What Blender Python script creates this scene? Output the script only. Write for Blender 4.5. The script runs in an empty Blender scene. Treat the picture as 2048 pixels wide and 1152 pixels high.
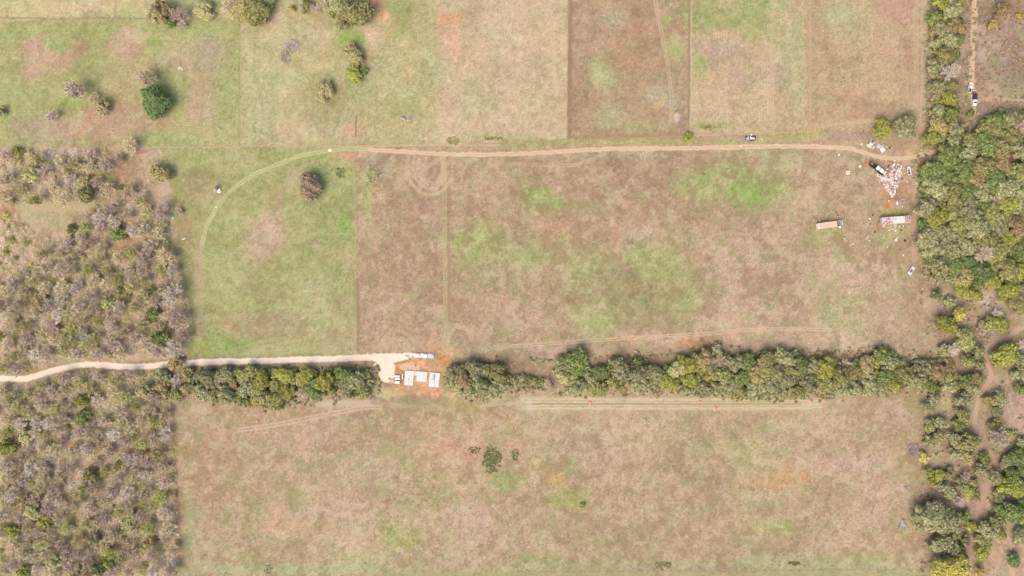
import bpy, bmesh, math, random
import numpy as np
from mathutils import Vector, Matrix

# ------------------------------------------------------------------ camera, sky, sun, exposure
scene = bpy.context.scene
S = 0.2672            # metres on the ground per photo pixel
H = 380.0             # flight height
CX, CY = 1024.0, 576.0
cam_d = bpy.data.cameras.new("camera"); cam = bpy.data.objects.new("camera", cam_d)
scene.collection.objects.link(cam)
cam.location = (0, 0, H); cam.rotation_euler = (0, 0, 0)
cam_d.sensor_width = 36.0; cam_d.lens = 36.0 * H / (2048 * S)
cam_d.clip_start = 1.0; cam_d.clip_end = 20000.0
scene.camera = cam

SUN_EL, SUN_AZ = math.radians(52), math.radians(214)      # azimuth clockwise from north (+y)
world = bpy.data.worlds.new("World"); scene.world = world; world.use_nodes = True
wn = world.node_tree
bg = wn.nodes["Background"]
sky = wn.nodes.new("ShaderNodeTexSky"); sky.sky_type = 'NISHITA'; sky.sun_disc = False
sky.sun_elevation = SUN_EL; sky.sun_rotation = SUN_AZ
sky.air_density = 1.0; sky.dust_density = 6.2; sky.ozone_density = 1.0
wn.links.new(sky.outputs[0], bg.inputs[0]); bg.inputs[1].default_value = 0.15
sl = bpy.data.lights.new("sun", 'SUN'); sl.energy = 0.55; sl.angle = math.radians(40); sl.color = (1.0, 0.93, 0.84)
sun = bpy.data.objects.new("sun", sl); scene.collection.objects.link(sun)
sd = Vector((math.sin(SUN_AZ) * math.cos(SUN_EL), math.cos(SUN_AZ) * math.cos(SUN_EL), math.sin(SUN_EL)))
sun.rotation_euler = sd.to_track_quat('Z', 'Y').to_euler()
vs = scene.view_settings
vs.view_transform = 'Standard'; vs.look = 'None'; vs.gamma = 1.0; vs.exposure = 0.94

# ------------------------------------------------------------------ helpers
ALB = 0.55           # picture colour -> surface albedo
def lin(c):
    return tuple(((v / 255.0) / 12.92 if v / 255.0 <= 0.04045 else ((v / 255.0 + 0.055) / 1.055) ** 2.4) for v in c)
def alb(c, k=ALB):
    return tuple(v * k for v in lin(c)) + (1.0,)
def P(px, py, z=0.0):
    f = S * (H - z) / H
    return Vector(((px - CX) * f, (CY - py) * f, z))
col = scene.collection
def tag(o, label=None, cat=None, group=None, kind=None):
    if label: o['label'] = label
    if cat: o['category'] = cat
    if group: o['group'] = group
    if kind: o['kind'] = kind
    return o
def empty(name, loc, rz=0.0):
    o = bpy.data.objects.new(name, None); col.objects.link(o)
    o.empty_display_size = 0.5
    o.location = loc; o.rotation_euler = (0, 0, rz); return o
def copy_tree(o, parent=None):
    c = o.copy(); col.objects.link(c); c.parent = parent
    for ch in list(o.children): copy_tree(ch, c)
    return c

class MB:
    def __init__(self): self.v = []; self.f = []; self.m = []; self.mi = 0
    def quad(self, a, b, c, d):
        n = len(self.v); self.v += [tuple(a), tuple(b), tuple(c), tuple(d)]; self.f.append((n, n+1, n+2, n+3)); self.m.append(self.mi)
    def box(self, c, s, rz=0.0, rx=0.0, ry=0.0, bev=0.0):
        R = Matrix.Rotation(rz, 3, 'Z') @ Matrix.Rotation(ry, 3, 'Y') @ Matrix.Rotation(rx, 3, 'X')
        n = len(self.v); c = Vector(c); hx, hy, hz = s[0]/2, s[1]/2, s[2]/2
        if bev <= 0:
            for z in (-hz, hz):
                for x, y in ((-hx, -hy), (hx, -hy), (hx, hy), (-hx, hy)):
                    self.v.append(tuple(c + R @ Vector((x, y, z))))
            fs = [(0,3,2,1),(4,5,6,7),(0,1,5,4),(1,2,6,5),(2,3,7,6),(3,0,4,7)]
        else:
            b = bev
            for z, i in ((-hz, 0), (hz - b, 0), (hz, b)):
                for x, y in ((-hx+i, -hy+i), (hx-i, -hy+i), (hx-i, hy-i), (-hx+i, hy-i)):
                    self.v.append(tuple(c + R @ Vector((x, y, z))))
            fs = [(0,3,2,1),(8,9,10,11)]
            for k in (0, 4):
                for j in range(4): fs.append((k+j, k+(j+1)%4, k+4+(j+1)%4, k+4+j))
        for f in fs: self.f.append(tuple(n+i for i in f)); self.m.append(self.mi)
    def tube(self, pts, rad, n=6, cap=True):
        base = len(self.v); k = len(pts); pts = [Vector(p) for p in pts]
        if not hasattr(rad, '__len__'): rad = [rad]*k
        for i, p in enumerate(pts):
            d = (pts[min(i+1, k-1)] - pts[max(i-1, 0)]).normalized()
            a = d.orthogonal().normalized(); b = d.cross(a)
            for j in range(n):
                t = 2*math.pi*j/n
                self.v.append(tuple(p + (a*math.cos(t) + b*math.sin(t))*rad[i]))
        for i in range(k-1):
            for j in range(n):
                self.f.append((base+i*n+j, base+i*n+(j+1)%n, base+(i+1)*n+(j+1)%n, base+(i+1)*n+j)); self.m.append(self.mi)
        if cap:
            self.f.append(tuple(base+j for j in range(n))[::-1]); self.m.append(self.mi)
            self.f.append(tuple(base+(k-1)*n+j for j in range(n))); self.m.append(self.mi)
    def loft(self, rings, cap=True, wrap=True):
        base = len(self.v); n = len(rings[0])
        for r in rings: self.v += [tuple(p) for p in r]
        for i in range(len(rings)-1):
            for j in range(n if wrap else n-1):
                self.f.append((base+i*n+j, base+i*n+(j+1)%n, base+(i+1)*n+(j+1)%n, base+(i+1)*n+j)); self.m.append(self.mi)
        if cap:
            self.f.append(tuple(base+j for j in range(n))[::-1]); self.m.append(self.mi)
            self.f.append(tuple(base+(len(rings)-1)*n+j for j in range(n))); self.m.append(self.mi)
    def torus(self, c, R, r, n=18, m=8, axis='Z'):
        base = len(self.v)
        for i in range(n):
            t = 2*math.pi*i/n
            for j in range(m):
                u = 2*math.pi*j/m
                x = (R+r*math.cos(u))*math.cos(t); y = (R+r*math.cos(u))*math.sin(t); z = r*math.sin(u)
                if axis == 'X': x, y, z = z, x, y
                self.v.append((c[0]+x, c[1]+y, c[2]+z))
        for i in range(n):
            for j in range(m):
                self.f.append((base+i*m+j, base+((i+1)%n)*m+j, base+((i+1)%n)*m+(j+1)%m, base+i*m+(j+1)%m)); self.m.append(self.mi)
    def mesh(self, name, mats):
        me = bpy.data.meshes.new(name); me.from_pydata(self.v, [], self.f)
        if not isinstance(mats, (list, tuple)): mats = [mats]
        for m in mats: me.materials.append(m)
        if len(mats) > 1: me.polygons.foreach_set('material_index', self.m)
        me.update(); return me
    def build(self, name, mats, parent=None, loc=(0,0,0), rz=0.0):
        o = bpy.data.objects.new(name, self.mesh(name, mats)); col.objects.link(o)
        o.parent = parent; o.location = loc; o.rotation_euler = (0,0,rz); return o

MATS = {}
def mat(key, c, rough=0.8, var=0.12, scale=1.5, c2=None, mixs=(0.45, 0.6), metal=0.0, bump=0.0, k=ALB, spec=0.3):
    if key in MATS: return MATS[key]
    m = bpy.data.materials.new(key); m.use_nodes = True; nt = m.node_tree; N = nt.nodes; L = nt.links
    b = N["Principled BSDF"]; b.inputs["Roughness"].default_value = rough; b.inputs["Metallic"].default_value = metal
    b.inputs["Specular IOR Level"].default_value = spec
    tc = N.new("ShaderNodeTexCoord")
    n1 = N.new("ShaderNodeTexNoise"); n1.inputs["Scale"].default_value = scale; n1.inputs["Detail"].default_value = 5
    L.new(tc.outputs["Object"], n1.inputs["Vector"])
    base = N.new("ShaderNodeRGB"); base.outputs[0].default_value = alb(c, k); src = base.outputs[0]
    if c2:
        r = N.new("ShaderNodeValToRGB"); r.color_ramp.elements[0].position = mixs[0]; r.color_ramp.elements[1].position = mixs[1]
        r.color_ramp.elements[0].color = alb(c, k); r.color_ramp.elements[1].color = alb(c2, k)
        n2 = N.new("ShaderNodeTexNoise"); n2.inputs["Scale"].default_value = scale*0.6; n2.inputs["Detail"].default_value = 6
        n2.inputs["Roughness"].default_value = 0.7
        L.new(tc.outputs["Object"], n2.inputs["Vector"]); L.new(n2.outputs[0], r.inputs[0]); src = r.outputs[0]
    mr = N.new("ShaderNodeMapRange"); mr.inputs[1].default_value = 0.25; mr.inputs[2].default_value = 0.75
    mr.inputs[3].default_value = 1-var; mr.inputs[4].default_value = 1+var
    L.new(n1.outputs[0], mr.inputs[0])
    mx = N.new("ShaderNodeVectorMath"); mx.operation = 'SCALE'
    L.new(src, mx.inputs[0]); L.new(mr.outputs[0], mx.inputs["Scale"]); L.new(mx.outputs[0], b.inputs["Base Color"])
    if bump > 0:
        bp = N.new("ShaderNodeBump"); bp.inputs["Distance"].default_value = bump; bp.inputs["Strength"].default_value = 1.0
        L.new(n1.outputs[0], bp.inputs["Height"]); L.new(bp.outputs[0], b.inputs["Normal"])
    MATS[key] = m; return m

def leafmat(key, c, cd, cl, k=ALB):
    """per-leaf and per-clump variety between three real leaf colours"""
    if key in MATS: return MATS[key]
    m = bpy.data.materials.new(key); m.use_nodes = True; nt = m.node_tree; N = nt.nodes; L = nt.links
    b = N["Principled BSDF"]; b.inputs["Roughness"].default_value = 0.75; b.inputs["Specular IOR Level"].default_value = 0.25
    g = N.new("ShaderNodeNewGeometry"); oi = N.new("ShaderNodeObjectInfo"); tc = N.new("ShaderNodeTexCoord")
    n1 = N.new("ShaderNodeTexNoise"); n1.inputs["Scale"].default_value = 0.7; n1.inputs["Detail"].default_value = 2
    L.new(tc.outputs["Object"], n1.inputs["Vector"])
    a = N.new("ShaderNodeMath"); a.operation = 'MULTIPLY_ADD'; a.inputs[1].default_value = 0.5
    L.new(g.outputs["Random Per Island"], a.inputs[0])
    s = N.new("ShaderNodeMath"); s.operation = 'MULTIPLY_ADD'; s.inputs[1].default_value = 1.5; s.inputs[2].default_value = -0.5
    L.new(n1.outputs[0], s.inputs[0]); L.new(s.outputs[0], a.inputs[2])
    r = N.new("ShaderNodeValToRGB"); r.color_ramp.elements[0].position = 0.1; r.color_ramp.elements[1].position = 0.9
    r.color_ramp.elements[0].color = alb(cd, k); r.color_ramp.elements[1].color = alb(cl, k)
    e = r.color_ramp.elements.new(0.5); e.color = alb(c, k)
    L.new(a.outputs[0], r.inputs[0])
    hs = N.new("ShaderNodeHueSaturation")
    mh = N.new("ShaderNodeMapRange"); mh.inputs[3].default_value = 0.486; mh.inputs[4].default_value = 0.514
    mv = N.new("ShaderNodeMapRange"); mv.inputs[3].default_value = 0.86; mv.inputs[4].default_value = 1.2
    L.new(oi.outputs["Random"], mh.inputs[0]); L.new(oi.outputs["Random"], mv.inputs[0])
    L.new(mh.outputs[0], hs.inputs["Hue"]); L.new(mv.outputs[0], hs.inputs["Value"])
    L.new(r.outputs[0], hs.inputs["Color"]); L.new(hs.outputs[0], b.inputs["Base Color"])
    MATS[key] = m; return m

# ------------------------------------------------------------------ noise in numpy
_rng = np.random.RandomState(7); TAB = _rng.rand(16, 256, 256).astype(np.float32)
def vnoise(x, y, sc, seed):
    T = TAB[seed % 16]; u = x/sc + seed*17.3; v = y/sc + seed*9.1
    iu = np.floor(u); iv = np.floor(v); fu = (u-iu).astype(np.float32); fv = (v-iv).astype(np.float32)
    iu = iu.astype(np.int64); iv = iv.astype(np.int64)
    fu = fu*fu*(3-2*fu); fv = fv*fv*(3-2*fv)
    a = T[iu & 255, iv & 255]; b = T[(iu+1) & 255, iv & 255]; c = T[iu & 255, (iv+1) & 255]; d = T[(iu+1) & 255, (iv+1) & 255]
    return ((a*(1-fu)+b*fu)*(1-fv) + (c*(1-fu)+d*fu)*fv)*2-1
def fbm(x, y, sc, seed, oc=3, g=0.55):
    r = 0; a = 1; t = 0
    for i in range(oc):
        r = r + a*vnoise(x, y, sc/(2.03**i), seed+i*3); t += a; a *= g
    return r/t
def sstep(a, b, x):
    t = np.clip((x-a)/(b-a), 0, 1); return t*t*(3-2*t)
def poly_sdf(x, y, pts):
    d = np.full(x.shape, 1e9, np.float32); ins = np.zeros(x.shape, bool); n = len(pts)
    for i in range(n):
        x1, y1 = pts[i]; x2, y2 = pts[(i+1) % n]; ex, ey = x2-x1, y2-y1
        t = np.clip(((x-x1)*ex + (y-y1)*ey)/(ex*ex+ey*ey+1e-9), 0, 1)
        d = np.minimum(d, np.hypot(x-x1-t*ex, y-y1-t*ey))
        if y1 != y2:
            c = ((y1 > y) != (y2 > y)) & (x < ex*(y-y1)/ey + x1); ins ^= c
    return np.where(ins, -d, d)
def line_dist(x, y, pts):
    d = np.full(x.shape, 1e9, np.float32)
    for i in range(len(pts)-1):
        x1, y1 = pts[i]; x2, y2 = pts[i+1]; ex, ey = x2-x1, y2-y1
        t = np.clip(((x-x1)*ex + (y-y1)*ey)/(ex*ex+ey*ey+1e-9), 0, 1)
        d = np.minimum(d, np.hypot(x-x1-t*ex, y-y1-t*ey))
    return d
def smooth_line(pts, step=6.0):
    out = []; n = len(pts); w = len(pts[0])
    for i in range(n-1):
        p0 = pts[max(i-1, 0)]; p1 = pts[i]; p2 = pts[i+1]; p3 = pts[min(i+2, n-1)]
        k = max(1, int(math.hypot(p2[0]-p1[0], p2[1]-p1[1])/step))
        for j in range(k):
            t = j/k
            out.append(tuple(0.5*((2*p1[q]) + (-p0[q]+p2[q])*t + (2*p0[q]-5*p1[q]+4*p2[q]-p3[q])*t*t + (-p0[q]+3*p1[q]-3*p2[q]+p3[q])*t**3) for q in range(w)))
    out.append(tuple(pts[-1])); return out

# ------------------------------------------------------------------ ground colours (vegetation and soil cover)
straw=(205,186,150); tan=(192,168,138); pinkt=(198,166,140); brown=(176,147,118); green=(170,174,118); bgreen=(157,176,104)
lgreen=(186,183,136); olive=(168,158,114); mauve=(180,156,142); orange=(226,170,132); dirt=(212,178,144)
FIELDS = [  # polygon, colour (sharp field edges)
 ([(-400,-400),(482,-400),(482,36),(-400,38)], (200,188,140)),
 ([(-400,38),(482,36),(482,292),(-400,298)], (177,173,119)),
 ([(482,-400),(720,-400),(712,292),(482,292)], (190,179,134)),
 ([(712,-400),(890,-400),(880,290),(712,292)], (190,178,133)),
 ([(880,-400),(1137,-400),(1134,280),(870,290)], (203,180,147)),
 ([(1137,-400),(1379,-400),(1377,272),(1134,278)], (180,153,123)),
 ([(1379,-400),(1623,-400),(1622,262),(1377,272)], (199,176,140)),
 ([(1623,-400),(1862,-400),(1850,262),(1622,262)], (192,166,132)),
 ([(1862,-400),(2500,-400),(2500,230),(1850,300)], (170,145,127)),
 ([(-400,298),(318,294),(335,330),(345,420),(365,560),(385,640),(375,716),(-400,760)], (202,176,148)),
 ([(318,294),(712,292),(711,440),(716,712),(375,716),(385,640),(365,560),(345,420),(335,330)], (168,168,114)),
 ([(712,300),(1850,300),(1850,730),(716,730),(716,600),(711,440)], (182,156,126)),
 ([(-400,760),(345,745),(345,850),(352,1000),(360,1152),(360,1600),(-400,1600)], (202,178,150)),
 ([(345,800),(1848,795),(1842,1152),(1842,1600),(360,1600),(352,1000)], (186,163,131)),
 ([(1836,300),(2500,225),(2500,1600),(1842,1600),(1842,1152),(1848,800),(1855,600)], (184,158,132)),
]
# ellipses: cx, cy, rx, ry, colour, strength
EL = [
 (25,85,32,30,green,.8),(20,200,48,60,green,.65),(100,112,60,28,pinkt,.85),(66,146,22,20,pinkt,.8),(70,88,20,16,pinkt,.7),(162,98,18,30,brown,.7),
 (115,85,28,20,green,.95),(205,68,50,20,green,.7),(198,125,40,26,green,.95),(252,92,32,34,pinkt,.7),(310,90,14,18,bgreen,.8),(360,120,50,35,tan,.7),
 (420,105,45,42,(184,165,138),.7),(457,215,32,82,green,.75),(342,190,44,50,green,.85),(402,205,26,60,(192,168,136),.7),(145,205,22,18,bgreen,1),(60,240,52,32,green,.7),
 (105,258,72,30,mauve,.5),(215,250,120,36,(192,160,132),.8),(300,255,60,20,(194,160,130),.6),(325,278,62,18,green,.85),(390,58,85,16,green,.75),(270,68,30,12,straw,.6),(255,160,50,60,(192,165,130),.5),
 (150,12,72,18,(214,190,152),.8),(400,2,60,12,green,.6),(230,30,60,8,lgreen,.6),(230,45,240,8,(176,170,120),.6),
 (756,8,18,24,orange,1),(764,32,18,14,(224,182,142),.9),(745,70,22,22,(212,186,160),.7),(740,115,11,13,orange,.9),(700,76,30,20,bgreen,.8),(716,165,25,30,green,.6),
 (640,205,45,60,olive,.45),(800,25,26,52,green,.75),(870,130,34,42,lgreen,.6),(905,40,22,16,orange,.6),(903,95,20,42,(212,176,146),.7),(800,212,34,22,green,.6),(705,262,22,18,dirt,.7),
 (545,60,40,40,straw,.4),(520,200,40,70,lgreen,.6),(640,70,30,26,straw,.5),(560,160,40,30,lgreen,.5),(960,200,50,40,(190,178,140),.5),(1030,60,60,60,(206,182,150),.6),(1080,210,40,50,(198,182,145),.6),
 (980,272,110,9,(185,180,130),.5),(880,272,60,14,(208,186,152),.6),(760,150,40,60,lgreen,.5),(600,260,80,20,straw,.4),(530,40,30,14,pinkt,.6),
 (1205,150,25,36,lgreen,.85),(1215,232,36,28,lgreen,.6),(1334,37,9,11,bgreen,.9),(1352,98,20,26,green,.8),(1312,190,42,26,(186,174,148),.7),(1353,237,7,10,(218,194,186),.95),
 (1290,256,42,13,green,.5),(1180,60,40,50,(182,150,130),.5),(1260,90,60,50,(178,144,112),.6),(1160,200,20,60,(168,140,112),.5),(1270,150,40,60,(184,155,122),.5),(1340,10,30,20,(176,160,125),.6),(1230,40,30,22,(180,165,135),.6),
 (1410,25,42,42,green,.85),(1512,28,60,46,green,.85),(1560,70,30,40,lgreen,.6),(1442,100,44,34,(188,164,142),.75),(1400,132,15,30,green,.75),(1460,185,70,30,(206,178,146),.7),(1480,150,30,22,(190,166,146),.6),
 (1432,250,40,8,green,.5),(1528,200,40,30,(206,180,148),.6),(1555,150,30,26,(190,168,146),.6),(1590,130,22,90,lgreen,.6),(1520,230,80,20,(204,180,146),.5),
 (1680,30,50,32,lgreen,.6),(1788,15,36,26,(192,152,132),.75),(1700,90,40,50,(186,170,130),.5),(1780,90,50,60,(196,162,132),.6),(1650,130,22,60,(184,158,120),.6),(1700,220,70,24,(186,156,126),.7),(1790,200,40,36,(196,170,136),.6),
 (1690,272,50,11,(172,148,130),.8),(1600,268,60,9,(188,180,118),.7),(1480,284,100,7,(186,178,126),.5),(1560,278,60,7,(196,182,134),.6),(1250,283,200,6,(178,172,112),.8),(1060,285,90,8,(176,166,118),.7),
 (2000,60,50,60,(170,142,130),.6),(2030,120,40,40,(158,132,118),.6),(1990,190,60,16,(190,165,135),.6),(1985,100,30,30,(185,160,140),.5),(1905,240,30,60,(176,150,124),.6),
 (60,330,62,28,(198,176,150),.6),(20,422,26,26,(192,138,106),.85),(95,442,62,28,(182,174,130),.85),(52,470,50,26,(190,160,134),.7),(40,525,52,42,(196,168,144),.7),(242,350,46,56,(188,156,126),.9),(270,312,42,20,pinkt,.7),
 (185,425,14,18,(206,156,112),.7),(160,460,60,26,(190,160,130),.5),(225,490,50,24,(192,160,128),.7),(280,490,30,20,(190,158,128),.6),(262,640,12,60,(196,166,134),.85),(120,660,18,30,(188,150,128),.7),(20,330,50,40,(200,168,140),.4),(370,460,20,50,(178,158,118),.7),
 (350,325,34,30,green,.9),(400,375,40,30,(178,160,122),.6),(470,325,44,26,lgreen,.6),(398,540,12,60,(196,172,138),.65),(398,650,14,40,(192,170,138),.6),(440,690,60,20,bgreen,.7),(420,600,28,60,green,.5),(480,640,40,30,(180,164,124),.7),
 (538,470,36,48,(200,168,142),1),(508,478,26,42,(192,168,140),.85),(560,412,11,40,(190,164,134),.7),(586,372,14,26,(196,166,138),.6),(660,345,40,34,(170,176,118),.7),(630,430,70,70,green,.7),(690,450,18,26,bgreen,.9),(698,312,34,8,(212,170,140),.85),
 (733,400,14,95,(180,178,122),.75),(696,525,12,20,(190,168,134),.6),(632,492,12,10,pinkt,.7),(560,560,70,40,(176,172,124),.6),(560,650,60,30,(182,160,128),.7),(640,610,60,50,lgreen,.5),(680,680,50,26,(178,164,128),.6),(600,520,50,30,green,.6),(450,480,50,60,green,.5),(440,560,30,40,green,.5),(630,600,30,60,lgreen,.5),(540,700,70,10,(172,174,122),.8),(430,400,40,20,lgreen,.4),(520,700,30,8,green,.5),(470,540,20,40,lgreen,.4),
 (752,330,26,28,(172,156,130),.75),(862,350,22,22,(178,152,130),.6),(835,330,30,26,(190,160,134),.7),(930,400,52,56,(184,154,124),.6),(745,460,30,40,(194,168,138),.6),(860,430,26,30,(188,160,140),.5),(780,560,60,50,(190,162,132),.5),
 (960,490,62,44,green,.85),(1080,400,36,24,bgreen,.75),(1100,412,50,20,green,.6),(1060,500,60,42,green,.7),(1180,530,84,48,green,.6),(1310,525,66,62,green,.75),(1400,372,42,48,green,.9),(1505,385,72,36,bgreen,.85),
 (1560,325,44,26,lgreen,.7),(1240,600,160,50,olive,.65),(1200,625,50,50,green,.85),(1370,605,40,46,green,.65),(1000,560,60,30,olive,.4),(1460,340,40,22,green,.7),(1500,300,50,12,lgreen,.4),(1430,560,12,40,bgreen,.5),
 (1232,328,26,20,(164,138,112),.85),(1175,362,60,32,(184,152,124),.7),(1300,440,80,50,(180,150,120),.65),(1395,420,50,30,(176,156,118),.5),(1092,460,26,22,(192,154,124),.6),(1040,480,22,26,(162,142,110),.7),(1275,462,28,20,(198,168,148),.7),(1190,310,30,14,(180,166,142),.6),
 (1350,318,60,12,(178,152,122),.6),(1270,305,30,14,(200,178,148),.6),(1120,440,60,20,(190,158,128),.5),(1240,420,12,9,(158,134,106),.7),(1235,560,60,24,(166,150,108),.6),(1240,590,60,22,(160,148,106),.6),(1150,600,22,14,(160,136,108),.5),(1245,546,20,12,(160,140,114),.6),
 (1480,530,72,78,(196,168,142),.8),(1560,460,66,60,(188,160,132),.6),(1720,550,54,42,(210,176,154),.75),(1690,640,64,52,lgreen,.55),(1650,690,100,26,(206,180,150),.7),(1500,650,110,46,(204,176,148),.75),(1330,680,84,16,(208,180,152),.75),
 (1600,410,40,30,(196,174,140),.6),(1770,640,50,60,(194,168,140),.6),(1640,340,50,24,(186,158,128),.6),(1750,430,70,60,(190,164,134),.6),(1715,500,70,24,(190,164,132),.6),(1800,560,40,40,(192,170,138),.5),(1650,470,40,20,(190,180,138),.5),(1770,480,24,14,(186,180,130),.6),(1640,560,60,60,(198,176,144),.5),
 (1000,620,110,58,(190,160,132),.7),(820,630,110,56,(188,160,132),.6),(760,690,60,26,(190,170,138),.6),(870,690,40,20,(205,170,140),.6),(1090,703,76,14,(192,162,146),.7),(1060,640,80,30,(192,160,136),.5),(950,690,60,16,(188,166,140),.5),(1000,695,60,12,lgreen,.3),
 (1150,712,30,7,(206,146,112),.6),(1400,684,40,10,(208,150,118),.8),(1240,708,40,8,(206,166,132),.6),(1460,672,30,8,(206,164,136),.5),
 (1784,425,26,7,(170,170,98),.9),(1790,360,30,46,(200,150,122),.55),(1778,405,9,18,(214,160,124),.75),(1774,412,6,5,(206,134,94),.9),(1736,327,5,5,(222,142,100),.9),(1830,305,24,8,(214,170,132),.8),(1770,300,40,10,(192,156,130),.6),(1836,330,5,14,(224,168,130),.6),
 (1660,446,40,12,(176,156,120),.35),(1650,462,30,8,(170,172,116),.5),(1790,465,30,14,(188,180,132),.5),
 (846,728,52,20,orange,1),(846,765,56,26,orange,1),(890,740,14,36,(224,168,128),.9),(898,705,16,10,(224,176,136),.85),(862,688,10,14,(220,172,138),.7),(800,748,14,20,(212,138,92),.7),(880,722,16,12,(214,146,102),.6),(850,788,46,8,(222,168,132),.8),(790,790,30,10,(220,182,142),.7),
 (765,785,24,12,(196,184,138),.7),(830,806,60,9,(176,162,126),.8),(860,820,50,14,(170,170,112),.85),(920,815,50,14,(180,164,110),.6),(830,795,40,5,(186,160,130),.7),(893,785,5,22,(178,180,120),.8),(905,790,12,14,(212,180,142),.7),(800,835,60,12,(196,178,138),.5),
 (560,880,120,50,(190,162,134),.6),(900,868,130,44,(200,164,134),.6),(970,890,90,50,(200,164,136),.5),(1020,960,36,20,(172,176,118),.8),(800,1070,34,26,(168,172,108),.75),(720,1112,60,18,lgreen,.7),(1140,1000,46,22,(172,170,112),.7),(1090,1132,66,18,green,.7),
 (430,960,60,60,(200,164,134),.5),(560,1040,60,40,(200,170,138),.5),(940,1045,56,36,(198,168,148),.7),(1540,1056,44,16,(184,182,126),.85),(1490,905,66,30,(182,172,122),.6),(1660,920,84,40,(200,170,142),.6),(1560,960,60,28,(204,164,120),.55),(1725,925,64,26,(204,172,152),.7),
 (378,1068,9,50,(170,172,120),.75),(355,990,7,120,(196,160,130),.6),(700,1010,80,30,(192,158,134),.5),(860,960,80,40,(196,168,130),.5),(1180,900,80,40,(186,160,136),.6),(1300,880,80,40,(198,178,142),.4),(1400,960,100,50,(190,168,134),.5),(1300,1040,100,40,(194,172,140),.5),(1080,930,24,30,(180,172,120),.4),(1110,960,26,16,(206,168,114),.6),
 (1760,1010,70,60,(202,170,144),.6),(1700,1080,90,30,(202,170,140),.5),(1240,1130,220,12,(176,170,130),.55),(620,1138,240,12,(180,178,134),.8),(1650,1130,200,22,(180,176,132),.75),(1000,1140,60,12,(180,170,130),.5),(1620,850,110,20,(200,178,144),.5),(1790,830,44,24,(200,172,146),.6),(1650,870,60,20,(186,158,130),.4),
 (620,840,120,26,(190,162,134),.6),(420,880,70,40,(190,160,130),.5),(760,940,60,40,(188,166,138),.5),(640,900,50,26,(196,166,138),.4),(540,850,20,14,(182,172,130),.4),(700,1080,40,30,(206,176,148),.5),(640,1020,50,26,(200,170,150),.4),
 (1985,605,30,22,(206,180,166),.8),(1975,640,14,12,(200,176,160),.6),(2030,640,20,30,(194,160,132),.6),(2020,1100,60,60,(200,166,142),.7),(2000,1010,26,40,(200,168,144),.7),(2030,830,30,40,(198,164,148),.8),(1960,1010,14,60,(196,160,136),.7),(1875,860,8,60,(184,182,132),.85),(1890,820,12,40,(188,180,132),.7),
 (1990,1095,60,30,(202,168,144),.6),(1985,905,36,10,(184,144,122),.6),(1920,410,34,16,(176,144,116),.9),(1858,410,20,22,(190,162,142),.8),(2022,340,10,60,(198,150,122),.8),(1870,600,18,40,(190,166,140),.6),(1860,700,14,40,(186,158,134),.6),(1848,900,18,60,(186,160,134),.6),(1850,1060,12,60,(188,158,130),.5),
 (300,900,90,14,(184,152,112),.8),(180,890,60,10,(188,150,120),.5),(150,1030,14,40,(196,156,124),.6),(80,880,50,20,(190,156,134),.5),(260,1090,40,20,(200,162,134),.6),(30,1050,50,50,(196,164,140),.4),(265,815,14,22,(198,166,138),.6),
]
# ground under the hedges and the wood: leaf litter
LITTER = [
 [(380,742),(757,738),(752,780),(700,790),(600,806),(520,812),(400,798)],
 [(893,745),(960,728),(1100,722),(1140,712),(1240,714),(1380,706),(1410,690),(1440,690),(1470,706),(1700,706),(1760,698),(1800,712),(1880,712),(1880,780),(1740,786),(1600,798),(1480,790),(1300,782),(1190,786),(1080,778),(960,794),(897,780)],
 [(1858,0),(1945,0),(1940,120),(1935,240),(1850,300),(1860,180)],
 [(1836,305),(1990,225),(2100,225),(2100,560),(1980,560),(1850,550)],
]
# lines: pts, half width, colour, strength, rut offset (0 = single)
GRAVEL = [(-60,764,6.3),(0,757.5,6.3),(50,757.5,6.3),(90,746,7),(130,736,7.2),(170,729.5,6.5),(210,730.5,6),(260,733.5,5.8),(300,732,6),(360,727,6),(420,723.5,6),(512,722,6),(600,719,6),(640,718.5,6.2),(700,716,6.5),(745,714.5,7)]
TRACK = [(1870,303,4),(1845,309,4.5),(1820,315,4.5),(1780,317,5),(1745,311,5),(1710,300,5),(1675,295,5),(1636,293.5,4.5),(1536,293,4.2),(1450,294.5,4.2),(1350,296.5,4.2),(1250,297,4.2),(1174,300,4.2),(1100,304.5,4.2),(1024,308,4.4),(940,309,4.5),(862,307,4.5),(800,303,3.8),(740,299,3.4)]
GTRACK = [(740,299,3.4),(700,298,3.4),(660,301,3.4),(600,312,3.6),(550,331,3.6),(512,347,3.8),(480,367,3.8),(450,393,4),(430,422,4.2),(414,450,4.6),(404,490,5)]
RTRACK = [(1947,-60,5.5),(1947,0,5.5),(1950,40,5.6),(1946,80,5.5),(1944,150,5.6),(1947,200,5.4),(1946,226,4.2)]
RTRACK2 = [(1946,226,4.2),(1938,243,3.4),(1922,262,3),(1900,280,2.6)]
SIDE = [(1950,203,3),(1985,198,3.2),(2020,200,3.2),(2110,204,3.2)]
TRAIL1 = [(2110,640,5),(2048,655,4.5),(2020,672,4.5),(1990,685,4.5),(1970,700,4.5),(1972,720,3.6),(1980,742,3.2),(1984,756,3.2),(1972,772,3.6),(1960,790,4.5),(1953,815,4.6),(1950,836,4.4),(1948,862,4)]
TRAIL2 = [(1948,862,4),(1962,890,6),(1985,912,6),(1990,945,5),(1975,975,6),(1962,1010,7),(1955,1060,8),(1942,1100,6),(1935,1152,6)]
TRAIL3 = [(1978,572,3),(2000,585,4),(2018,605,4),(2032,635,4.5)]
def L2(l): return [(a[0], a[1]) for a in smooth_line(l, 10)]
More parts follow.
